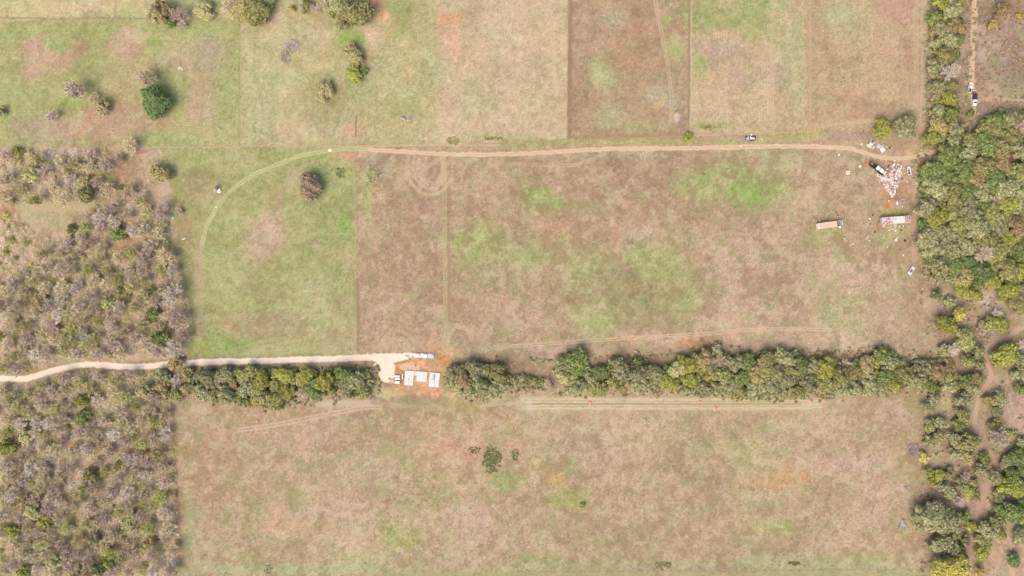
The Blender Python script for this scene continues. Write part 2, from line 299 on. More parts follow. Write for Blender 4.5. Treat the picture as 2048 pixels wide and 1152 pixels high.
LN = [
 (L2(GTRACK),3.6,(184,184,134),.8,0),(L2(GTRACK),1.0,(202,198,146),.85,2.4),
 ([(404,490),(400,560),(398,640)],4,(190,176,138),.4,0),
 (L2([(1024,692,0),(1120,686,0),(1200,680,0),(1260,676,0),(1400,668,0),(1536,658,0),(1660,660,0)]),.8,(216,190,156),.7,2.2),
 (L2([(950,700,0),(1024,692,0)]),1,(206,184,150),.5,2.2),
 ([(888,310),(890,500),(892,700)],1.2,(188,180,134),.55,2.6),([(896,310),(898,640)],2.5,(170,140,112),.5,0),
 (L2([(480,860,0),(560,848,0),(640,832,0),(720,816,0),(760,815,0)]),1.2,(212,186,160),.7,3),
 ([(640,808),(745,806)],6,(208,188,162),.65,0),
 ([(1310,0),(1322,60),(1334,120),(1342,180),(1345,240)],1.0,(204,180,148),.7,2.4),([(1330,190),(1316,214)],1.5,(206,176,120),.6,2),
 ([(1832,0),(1833,120),(1832,220)],1.4,(202,178,146),.5,2.6),([(1845,0),(1845,150),(1840,260)],2,(206,182,158),.45,0),
 ([(1622,252),(1700,246),(1780,238)],3,(204,182,146),.5,0),
 ([(1545,0),(1544,250)],1.4,(206,184,144),.5,2),([(1100,0),(1106,90),(1112,190)],1.2,(212,192,156),.5,2),
 ([(1831,340),(1832,430),(1828,520)],5,(206,178,150),.5,0),
 ([(1045,808),(1300,806),(1640,808)],12,(200,184,148),.42,0),([(1048,801),(1640,804)],.9,(224,206,174),.6,2.6),([(1048,814),(1640,813)],.9,(226,208,176),.6,2.6),([(1048,808),(1600,808)],.9,(172,158,118),.5,1.2),([(1052,795),(1600,799)],.8,(222,204,170),.5,0),
 ([(970,810),(1045,806)],1,(206,188,150),.5,1.6),
 ([(1045,796),(1060,806),(1060,818)],5,(214,198,176),.5,0),
 ([(36,414),(100,416),(200,410)],4,(194,180,140),.7,2),
 ([(1874,560),(1874,1000)],1.0,(196,170,150),.6,0),
 ([(2022,290),(2016,340),(2030,400)],5,(196,152,126),.6,0),
 (L2([(1160,328,0),(1120,331,0),(1040,328,0),(985,330,0)]),1,(200,178,142),.5,2),(L2([(1145,331,0),(1180,320,0),(1210,306,0)]),1,(206,186,150),.5,2),
 ([(0,35),(120,38),(240,35),(300,37)],.9,(160,142,110),.4,0),([(0,42),(80,39)],1.5,(206,178,150),.6,0),
 ([(482,48),(481,292)],1.0,(206,180,146),.7,0),([(478,48),(478,292)],1.5,(160,166,110),.45,0),
 ([(160,295),(480,293),(600,292),(760,292),(1000,290)],1.0,(208,184,150),.7,0),
 ([(707,320),(711,440),(712,540),(716,700)],.9,(206,184,140),.75,0),([(714,560),(716,600),(718,700)],3,(164,136,110),.55,0),
 ([(1137,0),(1134,278)],1.4,(208,184,150),.6,0),([(1141,0),(1139,276)],3.5,(158,130,102),.55,0),
 ([(1134,279),(1377,272),(1622,262)],1.1,(212,184,146),.65,0),([(1150,276),(1370,270)],4,(170,136,108),.4,0),
 ([(1379,0),(1377,272)],1.6,(160,136,108),.55,0),([(1383,0),(1381,270)],1.3,(206,186,146),.5,0),
 ([(1622,0),(1622,262)],1.2,(208,186,146),.55,0),([(1617,0),(1617,250)],3,(186,158,122),.45,0),
 ([(1040,1142),(1150,1140),(1310,1141),(1500,1140),(1850,1138)],1.5,(184,164,140),.5,0),
 ([(762,1152),(1850,1152)],6,(172,170,120),.5,0),
 ([(712,232),(712,272)],.9,(140,120,96),.6,0),
 ([(232,0),(232,33)],1.3,(196,172,140),.6,0),
 ([(1045,818),(1500,820),(1640,816)],1.2,(216,198,164),.4,0),
 ([(745,806),(900,820)],2.5,(196,172,140),.4,2),
 ([(510,706),(640,700),(700,690)],1.5,(196,180,142),.35,3),([(512,697),(600,680)],1.2,(200,180,150),.4,2),
]
def arc(cx, cy, rx, ry, a0, a1, n=26):
    return [(cx+rx*math.cos(math.radians(a0+(a1-a0)*i/n)), cy+ry*math.sin(math.radians(a0+(a1-a0)*i/n))) for i in range(n+1)]
for i, (rx, ry) in enumerate([(27,32),(35,43),(45,57)]):
    LN.append((arc(862-i, 335-i, rx, ry, 20-8*i, 212-4*i, 30), .9, (216,194,166), .4, 1.6))
LN += [([(886,312),(884,350),(872,378)],2.2,(206,182,152),.55,2),([(880,318),(850,335),(838,352)],1,(204,180,150),.5,2),([(905,312),(890,335),(884,365)],1,(206,184,148),.45,2),
       (arc(795,700,34,38,180,330),1,(204,182,150),.45,2),(arc(797,704,24,28,180,330),1,(204,182,150),.4,2),(arc(920,684,24,30,150,350),1.2,(202,184,150),.5,2),(arc(918,688,32,38,170,330),1,(202,184,150),.35,2),
       (arc(930,345,48,36,10,120),1,(200,178,146),.4,2),(arc(600,690,90,14,170,250),1,(186,182,132),.4,2),
       ([(862,716),(862,690),(868,660)],1.6,(218,176,142),.5,2.4),([(852,716),(850,700)],1.6,(216,170,132),.4,2.4)]
PAD = [(742,708),(790,706.5),(829,706),(829,711),(823,715),(812,719.5),(797,724),(790,729),(789,745),(787,760),(784,766),(770,765.5),(760,760),(758,745),(757,732),(752,724),(742,721)]
FLATDIRT = [(797,730),(812,727),(824,724),(826,729),(837,731),(838,741),(826,742),(810,741),(800,738)]

def ground_color(px, py):
    px = px.astype(np.float32); py = py.astype(np.float32)
    w1 = fbm(px, py, 46, 1, 2); w2 = fbm(px, py, 46, 2, 2); w3 = fbm(px, py, 9, 3, 2); w4 = fbm(px, py, 9, 4, 2)
    X = px + w1*10 + w3*5; Y = py + w2*10 + w4*5
    nb = fbm(px, py, 20, 5, 4, 0.65); nf = fbm(px, py, 5.5, 6, 2, 0.8)
    C = np.empty((px.size, 3), np.float32); C[:] = (184, 158, 128)
    far = fbm(px, py, 420, 8, 4)
    C += far[:, None]*np.array([6, 10, 2], np.float32)
    def put(idx, m, c):
        C[idx] = C[idx]*(1-m[:, None]) + np.array(c, np.float32)*m[:, None]
    hx = px + w3*1.2; hy = py + w4*1.2
    for pts, c in FIELDS:
        x0 = min(p[0] for p in pts)-4; x1 = max(p[0] for p in pts)+4; y0 = min(p[1] for p in pts)-4; y1 = max(p[1] for p in pts)+4
        idx = np.nonzero((px > x0) & (px < x1) & (py > y0) & (py < y1))[0]
        if idx.size == 0: continue
        put(idx, sstep(1.2, -1.2, poly_sdf(hx[idx], hy[idx], pts)), c)
    for cx, cy, rx, ry, c, st in EL:
        k = 26; idx = np.nonzero((np.abs(px-cx) < rx*1.5+k) & (np.abs(py-cy) < ry*1.5+k))[0]
        if idx.size == 0: continue
        small = min(rx, ry) < 24
        ux = hx[idx] if small else X[idx]; uy = hy[idx] if small else Y[idx]
        r = np.sqrt(((ux-cx)/rx)**2 + ((uy-cy)/ry)**2)
        m = sstep(1.42, 0.5, r + nb[idx]*0.6 + nf[idx]*0.22)
        put(idx, m*min(1, st*1.22), c)
    for pts in LITTER:
        x0 = min(p[0] for p in pts)-12; x1 = max(p[0] for p in pts)+12; y0 = min(p[1] for p in pts)-12; y1 = max(p[1] for p in pts)+12
        idx = np.nonzero((px > x0) & (px < x1) & (py > y0) & (py < y1))[0]
        if idx.size == 0: continue
        put(idx, sstep(2, -8, poly_sdf(px[idx]+w3[idx]*6, py[idx]+w4[idx]*6, pts)+nb[idx]*6)*0.85, (168, 142, 116))
    # wide-scale, tuft-scale and hue variation of the grass cover
    C += (fbm(px, py, 70, 9, 3)*8)[:, None]*np.array([1, .95, .8], np.float32)
    C += (nb*9)[:, None]*np.array([1, 1, .9], np.float32)
    hue = fbm(px, py, 30, 10, 4, .7); C += hue[:, None]*np.array([-7, 3, 2], np.float32)
    C += (fbm(px, py, 11, 12, 3, .85)*19)[:, None]*np.array([1, .95, .85], np.float32)
    gr = (vnoise(px, py, 3.2, 13)*10 + vnoise(px*1.0+py*.6, py*.8, 2.1, 14)*11)*(1+.5*hue)
    C += gr[:, None]*np.array([1, .97, .9], np.float32)
    # patches of straw, thatch and green regrowth, tuft to bed sized
    big = fbm(px, py, 120, 11, 2)
    q1 = fbm(px+w3*3, py+w4*3, 17, 7, 4, .75); q2 = fbm(px+w3*3, py-w4*3, 21, 4, 4, .75); q3 = fbm(px-w3*3, py+w4*3, 26, 2, 4, .75)
    def mixin(m, c):
        C[:] = C*(1-m[:, None]) + np.array(c, np.float32)*m[:, None]
    up = sstep(305, 285, py)*sstep(1860, 1840, px); rough = 1-.62*up-.35*sstep(716, 708, px)*sstep(285, 305, py)*sstep(725, 705, py)*sstep(340, 380, px)
    mixin(sstep(.02, .42, q1+big*.3)*.46*rough, (216,196,164))
    mixin(sstep(.05, .42, q2-big*.3)*.46*rough, (154,128,100))
    mixin(sstep(.05, .45, q3+hue*.4)*.36*rough, (158,160,104))
    C *= np.array([.99, 1.0, .99], np.float32)
    # mowing rows
    def rect(x0, x1, y0, y1, f=6): return sstep(x0-f, x0+f, px)*sstep(x1+f, x1-f, px)*sstep(y0-f, y0+f, py)*sstep(y1+f, y1-f, py)
    amp = 0.6+0.6*fbm(px, py, 40, 15, 2)
    st = np.sin((px+w1*1.0)*2*np.pi/5.4)*rect(1384, 1620, -300, 258)*4.5
    st += np.sin((py+w2*1.6)*2*np.pi/4.6)*rect(-400, 478, 60, 290)*4.5
    st += np.sin((px+w1*1.5)*2*np.pi/6.0)*rect(1142, 1374, -300, 268)*2
    st += np.sin((py+w2*1.2)*2*np.pi/5.0)*rect(-400, 300, -300, 30)*5
    st += np.sin((py+w2*1.5)*2*np.pi/5.2)*rect(1384, 1620, 225, 262)*5
    rr = np.hypot(px-1500, (py-262)*1.1); st += np.sin(rr*2*np.pi/5.6)*rect(1400, 1600, 150, 250, 16)*5
    C += (st*amp)[:, None]
    for pts, hw, c, s_, rut in LN:
        x0 = min(p[0] for p in pts)-16; x1 = max(p[0] for p in pts)+16; y0 = min(p[1] for p in pts)-18; y1 = max(p[1] for p in pts)+18
        idx = np.nonzero((px > x0) & (px < x1) & (py > y0) & (py < y1))[0]
        if idx.size == 0: continue
        d = line_dist(hx[idx], hy[idx], pts)
        if rut: d = np.abs(d-rut)
        m = sstep(hw*1.9+.5, hw*.5, d+nb[idx]*hw*.4)*min(.95, s_*1.45)*np.clip(.9+nb[idx]*.7+nf[idx]*.3, .2, 1.0)
        put(idx, m, c)
    def strip(ln, c_mid, c_rut, rutk, edge=1.3, c_edge=None):
        sm = smooth_line(ln, 8); pts = [(a[0], a[1]) for a in sm]; hwm = float(np.mean([a[2] for a in sm]))
        x0 = min(p[0] for p in pts)-14; x1 = max(p[0] for p in pts)+14; y0 = min(p[1] for p in pts)-14; y1 = max(p[1] for p in pts)+14
        idx = np.nonzero((px > x0) & (px < x1) & (py > y0) & (py < y1))[0]
        if idx.size == 0: return
        d = line_dist(px[idx]+w3[idx]*1.2, py[idx]+w4[idx]*1.2, pts) + nf[idx]*1.8
        m = sstep(hwm+edge, hwm-edge, d)
        put(idx, m, c_mid)
        if c_rut is not None:
            put(idx, m*sstep(hwm*.34, 0, np.abs(d-hwm*rutk))*np.clip(.9+nb[idx]*.5, 0, 1), c_rut)
    strip(TRACK, (212,186,150), (234,206,176), .6, 1.7)
    strip(RTRACK, (216,184,148), (232,200,168), .6, 1.6)
    strip(RTRACK2, (200,170,130), None, .6, 1.6)
    strip(SIDE, (200,172,140), (208,180,148), .6, 2.2)
    strip(TRAIL1, (204,172,144), (212,182,156), .5, 2.0)
    strip(TRAIL2, (196,162,140), None, .5, 3.0)
    strip(TRAIL3, (196,164,142), None, .5, 2.0)
    # gravel drive and turning pad
    sm = smooth_line(GRAVEL, 8); pts = [(a[0], a[1]) for a in sm]
    idx = np.nonzero((px > -80) & (px < 850) & (py > 690) & (py < 790))[0]
    if idx.size:
        d = line_dist(px[idx], py[idx], pts) - 6.0
        d = np.minimum(d, poly_sdf(px[idx], py[idx], PAD)) + nf[idx]*1.8 + w3[idx]*1.0
        g = np.array([252, 233, 208], np.float32) + (nb[idx]*8 + nf[idx]*9)[:, None]
        m = sstep(.9, -.9, d)[:, None]; C[idx] = C[idx]*(1-m) + g*m
        idx2 = idx
        d = poly_sdf(px[idx2]+w3[idx2]*1.0, py[idx2]+w4[idx2]*1.0, FLATDIRT)
        put(idx2, sstep(1.2, -1.2, d)*.9, (228, 194, 162))
        # raw clay by the drive's lower edge
        d = line_dist(px[idx2], py[idx2], [(790,727),(806,724),(820,718)])
        put(idx2, sstep(3.5, 1.2, d+nf[idx2])*.85, (196, 138, 100))
        d = line_dist(px[idx2], py[idx2], [(786,758),(776,766)])
    return C

def srgb2lin(a):
    a = np.clip(a/255.0, 0, 1); return np.where(a <= 0.04045, a/12.92, ((a+0.055)/1.055)**2.4)

def grid_mesh(name, V, nx, ny, colr):
    me = bpy.data.meshes.new(name); nv = nx*ny
    i = np.arange(ny-1)[:, None]*nx + np.arange(nx-1)[None, :]
    q = np.stack([i, i+1, i+nx+1, i+nx], -1).reshape(-1, 4).astype(np.int32)
    nf_ = q.shape[0]
    me.vertices.add(nv); me.vertices.foreach_set('co', V.astype(np.float32).ravel())
    me.loops.add(nf_*4); me.loops.foreach_set('vertex_index', q.ravel())
    me.polygons.add(nf_); me.polygons.foreach_set('loop_start', np.arange(0, nf_*4, 4, dtype=np.int32))
    me.polygons.foreach_set('loop_total', np.full(nf_, 4, np.int32))
    a = me.color_attributes.new("cover", 'FLOAT_COLOR', 'POINT')
    rgba = np.ones((nv, 4), np.float32); rgba[:, :3] = srgb2lin(colr)*ALB
    a.data.foreach_set('color', rgba.ravel())
    me.update(calc_edges=True); return me

def ground_material(name, fine=1.0, bump=0.12, grain=1.6):
    m = bpy.data.materials.new(name); m.use_nodes = True; nt = m.node_tree; N = nt.nodes; L = nt.links
    b = N["Principled BSDF"]; b.inputs["Roughness"].default_value = 0.95; b.inputs["Specular IOR Level"].default_value = 0.1
    at = N.new("ShaderNodeAttribute"); at.attribute_name = "cover"
    g = N.new("ShaderNodeNewGeometry")
    n1 = N.new("ShaderNodeTexNoise"); n1.inputs["Scale"].default_value = grain; n1.inputs["Detail"].default_value = 4; n1.inputs["Roughness"].default_value = .7
    n2 = N.new("ShaderNodeTexNoise"); n2.inputs["Scale"].default_value = 0.45; n2.inputs["Detail"].default_value = 5; n2.inputs["Roughness"].default_value = .75
    L.new(g.outputs["Position"], n1.inputs["Vector"]); L.new(g.outputs["Position"], n2.inputs["Vector"])
    mr = N.new("ShaderNodeMapRange"); mr.inputs[1].default_value = .3; mr.inputs[2].default_value = .7; mr.inputs[3].default_value = 1-.22*fine; mr.inputs[4].default_value = 1+.22*fine
    L.new(n1.outputs[0], mr.inputs[0])
    mh = N.new("ShaderNodeMapRange"); mh.inputs[1].default_value = .3; mh.inputs[2].default_value = .7; mh.inputs[3].default_value = .5-.012*fine; mh.inputs[4].default_value = .5+.012*fine
    L.new(n2.outputs[0], mh.inputs[0])
    hs = N.new("ShaderNodeHueSaturation"); L.new(at.outputs["Color"], hs.inputs["Color"]); L.new(mh.outputs[0], hs.inputs["Hue"]); L.new(mr.outputs[0], hs.inputs["Value"])
    L.new(hs.outputs[0], b.inputs["Base Color"])
    bp = N.new("ShaderNodeBump"); bp.inputs["Distance"].default_value = bump; L.new(n1.outputs[0], bp.inputs["Height"]); L.new(bp.outputs[0], b.inputs["Normal"])
    return m
M_ground = ground_material("meadow_cover")
M_track = ground_material("bare_earth", .5, .05, 2.2)
M_gravel = ground_material("crushed_gravel", .35, .04, 3.0)

STEP = 0.36
def axis(half, outer):
    a = np.arange(-half, half+STEP/2, STEP); o = []; s = STEP; v = half
    while v < outer: s *= 1.35; v += s; o.append(v)
    o = np.array(o); return np.concatenate([-o[::-1], a, o])
ax = axis(300, 7000); ay = axis(176, 7000)
GX, GY = np.meshgrid(ax, ay); gx = GX.ravel(); gy = GY.ravel()
gc = ground_color(gx/S+CX, CY-gy/S)
V = np.stack([gx, gy, np.zeros_like(gx)], -1)
me = grid_mesh("ground", V, len(ax), len(ay), gc); me.materials.append(M_ground)
ground = bpy.data.objects.new("ground", me); col.objects.link(ground); tag(ground, kind="structure")

def strip_mesh(name, ln, material, z=0.012, wob=0.5, closed_pad=None):
    sm = smooth_line(ln, 1.6); pts = np.array(sm); n = len(pts)
    d = np.gradient(pts[:, :2], axis=0); d /= np.linalg.norm(d, axis=1)[:, None]; nr = np.stack([-d[:, 1], d[:, 0]], -1)
    s = np.arange(n)*1.6; na = 9; rows = []
    wl = fbm(s, s*0+3, 7, 3, 3)*wob; wr = fbm(s, s*0+40, 7, 4, 3)*wob
    for j in range(na):
        t = j/(na-1)*2-1; w = pts[:, 2] + (wl if t < 0 else wr)
        rows.append(pts[:, :2] + nr*(t*w)[:, None])
    R = np.stack(rows, 0).reshape(-1, 2)
    c = ground_color(R[:, 0], R[:, 1])
    V = np.stack([(R[:, 0]-CX)*S, (CY-R[:, 1])*S, np.full(len(R), z)], -1)
    me = grid_mesh(name, V, n, na, c); me.materials.append(material); me.flip_normals()
    o = bpy.data.objects.new(name, me); col.objects.link(o); tag(o, kind="structure"); return o
strip_mesh("gravel_road", GRAVEL, M_gravel, 0.016, 0.7)
strip_mesh("dirt_track", TRACK, M_track, 0.012)
strip_mesh("grass_track", GTRACK, M_ground, 0.008)
strip_mesh("dirt_track", RTRACK, M_track, 0.012)
strip_mesh("dirt_track", RTRACK2, M_track, 0.008)
strip_mesh("dirt_path", SIDE, M_track, 0.018)
strip_mesh("dirt_path", TRAIL1, M_track, 0.012)
strip_mesh("dirt_path", TRAIL2, M_track, 0.008)
strip_mesh("dirt_path", TRAIL3, M_track, 0.018)
# turning pad: fine grid clipped to the polygon
def pad_mesh(name, poly, material, z):
    x0 = min(p[0] for p in poly); x1 = max(p[0] for p in poly); y0 = min(p[1] for p in poly); y1 = max(p[1] for p in poly)
    xs = np.arange(x0, x1, 1.2); ys = np.arange(y0, y1, 1.2); A, B = np.meshgrid(xs, ys); A = A.ravel(); B = B.ravel()
    c = ground_color(A, B); ins = poly_sdf(A, B, poly) + fbm(A, B, 5, 3, 2)*.6 < 0
    nx = len(xs); ny = len(ys); v = [((a-CX)*S, (CY-b)*S, z) for a, b in zip(A, B)]; f = []
    for j in range(ny-1):
        for i in range(nx-1):
            q = (j*nx+i, (j+1)*nx+i, (j+1)*nx+i+1, j*nx+i+1)
            if all(ins[k] for k in q): f.append(q)
    me = bpy.data.meshes.new(name); me.from_pydata(v, [], f)
    a = me.color_attributes.new("cover", 'FLOAT_COLOR', 'POINT'); rgba = np.ones((len(v), 4), np.float32); rgba[:, :3] = srgb2lin(c)*ALB
    a.data.foreach_set('color', rgba.ravel()); me.materials.append(material)
    o = bpy.data.objects.new(name, me); col.objects.link(o); tag(o, kind="structure")
pad_mesh("gravel_road", PAD, M_gravel, 0.008)

# ------------------------------------------------------------------ plants
M_bark = mat("bark_grey", (128,112,98), var=.2, scale=3)
M_palebark = mat("bark_pale", (206,190,170), var=.2, scale=3)
M_deadwood = mat("bleached_wood", (206,198,186), var=.15, scale=3)
M_twig_mauve = leafmat("twigs_mauve", (240,216,190), (208,184,158), (252,236,214), k=.62)
M_twig_tan = leafmat("twigs_tan", (240,220,180), (208,186,148), (252,238,204), k=.62)
M_twig_pale = leafmat("twigs_pale", (248,232,210), (214,196,174), (255,246,232), k=.64)
LEAF = {
 'olive':  leafmat("leaves_olive", (166,162,100), (116,116,68), (202,194,132)),
 'sage':   leafmat("leaves_sage", (172,170,120), (120,122,84), (208,202,152)),
 'bright': leafmat("leaves_bright", (176,176,84), (126,132,58), (208,204,108)),
 'deep':   leafmat("leaves_deep", (118,140,84), (80,104,58), (152,172,104)),
 'green':  leafmat("leaves_green", (136,148,84), (90,106,56), (176,182,110)),
 'rust':   leafmat("leaves_rust", (186,166,112), (138,120,76), (212,192,138)),
 'yellow': leafmat("leaves_yellow", (218,198,102), (180,160,80), (236,220,132)),
 'straw':  leafmat("leaves_straw", (204,196,134), (168,160,102), (226,216,160)),
 'moss':   leafmat("twigs_moss", (232,220,158), (192,180,122), (244,236,182), k=.6),
 'lime':   leafmat("twigs_lime", (224,220,138), (180,178,102), (238,234,158), k=.58),
 'russet': leafmat("leaves_russet", (192,168,138), (156,134,106), (212,190,160)),
 'mauve':  M_twig_mauve, 'tan': M_twig_tan, 'pale': M_twig_pale,
}
COLNAME = {'straw':'straw green','moss':'olive tinted','lime':'lime tinted','russet':'reddish brown','olive':'olive green','sage':'grey green','bright':'bright yellow-green','deep':'dark green','green':'mid green','rust':'rusty olive','yellow':'golden yellow','mauve':'mauve grey','tan':'tan grey','pale':'pale silvery grey'}
BARE = ('mauve', 'tan', 'pale', 'moss', 'lime')

def quads_mesh(name, C, A, B, tri=False, extra=None):
    """one small face per row: centre C, half axes A and B"""
    n = len(C); V = np.stack([C-A-B*.35, C-A*.25-B, C+A, C-A*.25+B], 1) if not tri else np.stack([C-A-B, C-A+B, C+A+B*.3, C+A-B*.3], 1)
    V = V.reshape(-1, 3); F = np.arange(n*4, dtype=np.int32)
    me = bpy.data.meshes.new(name); me.vertices.add(n*4); me.vertices.foreach_set('co', V.astype(np.float32).ravel())
    me.loops.add(n*4); me.loops.foreach_set('vertex_index', F); me.polygons.add(n)
    me.polygons.foreach_set('loop_start', np.arange(0, n*4, 4, dtype=np.int32)); me.polygons.foreach_set('loop_total', np.full(n, 4, np.int32))
    me.update(calc_edges=True); return me
def unit(a): return a/np.maximum(np.linalg.norm(a, axis=-1, keepdims=True), 1e-6)

def live_crown(r, seed, leaf=0.36, dens=1.0, gap=0.0, flat=0.62):
    """leaf-sized faces on the shells of many overlapping boughs; crown centre at z=0"""
    R = np.random.RandomState(seed); nl = int(9 + r*r*1.15)
    cs = []; 
    for i in range(nl):
        t = math.sqrt((i+.5)/nl); a = i*2.39996 + R.uniform(-.5, .5); rr = r*t*.80*(1+R.uniform(-.14, .14))
        lobe_w = 1 + .24*math.sin(2*a+seed) + .17*math.sin(3*a+seed*2.1) + .08*math.sin(5*a+seed*.7)
        z = r*flat*math.sqrt(max(0.02, 1-t*t*.86))*R.uniform(.62, 1.05)
        cs.append((rr*lobe_w*math.cos(a), rr*lobe_w*math.sin(a), z, R.uniform(.7, 1.25)*r*(.20+.10/math.sqrt(max(r, 1)))+.22))
    C = []; Nn = []
    for x, y, z, q in cs:
        if R.rand() < .10: continue
        k = int(dens*q*q*34)+10
        d = unit(R.randn(k, 3)); d[:, 2] = np.abs(d[:, 2])*1.0-.18; d = unit(d)
        rad = q*(R.uniform(.55, 1.12, (k, 1)))*np.array([1, 1, .8])
        C.append(np.array([x, y, z-r*flat*.35])+d*rad); Nn.append(d)
        k2 = k//5; d2 = unit(R.randn(k2, 3)); C.append(np.array([x, y, z-r*flat*.35-q*.5])+d2*q*1.1*np.array([1, 1, .7])); Nn.append(d2)
    C = np.concatenate(C); Nn = np.concatenate(Nn); n = len(C)
    nrm = unit(Nn+R.randn(n, 3)*.5+np.array([0, 0, .45])); t1 = unit(np.cross(nrm, R.randn(n, 3))); t2 = np.cross(nrm, t1)
    s = leaf*R.uniform(.55, 1.35, (n, 1))
    return quads_mesh("crown", C, t1*s, t2*s*.72)

def trunk_mesh(name, h, r, crown_r, seed, limbs=6, spread=.75, mats=None, base=0.0):
    R = random.Random(seed); mb = MB()
    mb.tube([(0,0,-.15),(R.uniform(-.1,.1),R.uniform(-.1,.1),h*.35),(R.uniform(-.25,.25),R.uniform(-.25,.25),h*.62)], [r*1.25, r*.85, r*.6], 6)
    for i in range(limbs):
        a = i*2*math.pi/limbs + R.uniform(-.4,.4); L = crown_r*R.uniform(.6,1)*spread; z0 = h*R.uniform(.3,.58)
        p1 = (math.cos(a)*L*.45, math.sin(a)*L*.45, z0+(h-z0)*.45); p2 = (math.cos(a+.2)*L, math.sin(a+.2)*L, z0+(h-z0)*R.uniform(.65,.95))
        mb.tube([(0,0,z0), p1, p2], [r*.5, r*.32, r*.1], 5)
    return mb.mesh(name, mats or M_bark)

def bare_crown(r, seed, dens=1.0, tw=.06, flat=.75):
    """leafless crown: branch tips and fine twig sprays radiating up and out; centre at z=0"""
    R = np.random.RandomState(seed); nb = int(10+r*5); C = []; A = []; W = []
    for i in range(nb):
        t = math.sqrt((i+.5)/nb); a = i*2.39996+R.uniform(-.4, .4); lw = 1+.2*math.sin(2*a+seed)
        end = np.array([r*t*lw*math.cos(a)*.86, r*t*lw*math.sin(a)*.86, r*flat*math.sqrt(max(.05, 1-t*t*.9))*R.uniform(.75, 1.05)])
        start = np.array([0, 0, -r*.5]); 
        for k in range(3):
            f0, f1 = .35+.22*k, .57+.22*k
            p0 = start+(end-start)*f0; p1 = start+(end-start)*min(f1, 1.0)
            C.append((p0+p1)/2); A.append((p1-p0)/2); W.append(tw*1.5*(1-.25*k))
        kk = int(dens*(15+r*3)); f = R.uniform(.45, 1.02, kk)
        p = start+(end-start)*f[:, None]; d = unit((end-start)[None]*.5/r+R.randn(kk, 3)*.55+np.array([0, 0, .25]))
        ln_ = R.uniform(.25, .75, kk)*(.55+.12*r)
        for q in range(kk):
            C.append(p[q]+d[q]*ln_[q]*.8); A.append(d[q]*ln_[q]); W.append(tw*R.uniform(.7, 1.5))
    C = np.array(C); A = np.array(A); W = np.array(W)[:, None]
    s = unit(np.cross(A, R.randn(len(A), 3)*.45+np.array([0, 0, 1.0]))); return quads_mesh("crown", C, A, s*W, tri=True)

LIVE = {}; BAREV = {}
SIZES = (1.6, 2.6, 3.8, 5.4, 7.4)
def near_size(r): return min(SIZES, key=lambda s: abs(math.log(s/r)))
def live_var(r, k):
    key = (near_size(r), k)
    if key not in LIVE:
        s = key[0]; me = live_crown(s, int(s*10)+k*37, leaf=.30+.03*s, dens=1.1, flat=.78); me.materials.append(LEAF['olive'])
        tr = trunk_mesh("trunk", s*1.15, .06+s*.045, s*.8, k+int(s*7)); LIVE[key] = (me, tr)
    return LIVE[key]
def bare_var(r, k):
    key = (near_size(r), k)
    if key not in BAREV:
        s = key[0]; me = bare_crown(s, int(s*10)+k*53+5, dens=1.7, tw=.055+.006*s); me.materials.append(M_twig_tan)
        tr = trunk_mesh("trunk", s*1.2, .05+s*.03, s*.8, k+int(s*7)+50, limbs=7, mats=M_palebark); BAREV[key] = (me, tr)
    return BAREV[key]
TREES = []       # (root, kind, px, py, r, zone)
RNG = random.Random(11)
def tree(px, py, rp, kind, zone, label=None, group=None, sx=1.0, sy=1.0, rz=None, name=None):
    r = rp*S; bare = kind in BARE
    vr = near_size(r); k = RNG.randrange(5 if vr < 5 else 4)
    me, tr = (bare_var if bare else live_var)(r, k); sc = r/vr
    zc = vr*(.72 if not bare else .7)*sc
    loc = P(px, py, zc); loc.z = 0
    root = empty(name or ('bare_tree' if bare else 'leafy_tree'), loc, RNG.uniform(0, 6.28) if rz is None else rz)
    root.scale = (sc*sx*RNG.uniform(.86, 1.2), sc*sy*RNG.uniform(.86, 1.14), sc*RNG.uniform(.8, 1.25))
    c = bpy.data.objects.new("crown", me); col.objects.link(c); c.parent = root; c.location = (0, 0, vr*(.72 if not bare else .7))
    c.material_slots[0].link = 'OBJECT'; c.material_slots[0].material = LEAF[kind]
    t = bpy.data.objects.new("trunk", tr); col.objects.link(t); t.parent = root
    TREES.append([root, kind, px, py, rp, zone, label, group]); return root

OCC = []
def fill(poly, zone, rmin, rmax, kinds, n, seed, spacing=.78, avoid=(), power=1.5, group=None, collect=None):
    R = random.Random(seed); x0 = min(p[0] for p in poly); x1 = max(p[0] for p in poly); y0 = min(p[1] for p in poly); y1 = max(p[1] for p in poly)
    rs = sorted([rmin+(rmax-rmin)*R.random()**power for _ in range(n)], reverse=True); T = 26
    rx = np.array([R.uniform(x0, x1) for _ in range(n*T)]); ry = np.array([R.uniform(y0, y1) for _ in range(n*T)]); sd = poly_sdf(rx, ry, poly); out = []
    oa = np.array(OCC).reshape(-1, 3); oa = oa[(oa[:, 0] > x0-50) & (oa[:, 0] < x1+50) & (oa[:, 1] > y0-50) & (oa[:, 1] < y1+50)] if len(oa) else oa
    buf = np.zeros((len(oa)+n, 3)); buf[:len(oa)] = oa; nb_ = len(oa)
    for i, r in enumerate(rs):
        for j in range(i*T, i*T+T):
            if sd[j] > -r*.5: continue
            x, y = rx[j], ry[j]; b = buf[:nb_]
            if nb_ and (np.hypot(b[:, 0]-x, b[:, 1]-y) < (r+b[:, 2])*spacing).any(): continue
            if any(((x-a)/c)**2+((y-b_)/d)**2 < 1 for a, b_, c, d in avoid): continue
            buf[nb_] = (x, y, r); nb_ += 1; OCC.append((x, y, r)); k = R.choices([k for k, _ in kinds], [w for _, w in kinds])[0]
            out.append((float(x), float(y), r, k)); break
    if collect is not None: collect.extend(out)
    else:
        for x, y, r, k in out: LATER.append((x, y, r, k, zone(x, y) if callable(zone) else zone))
LATER = []

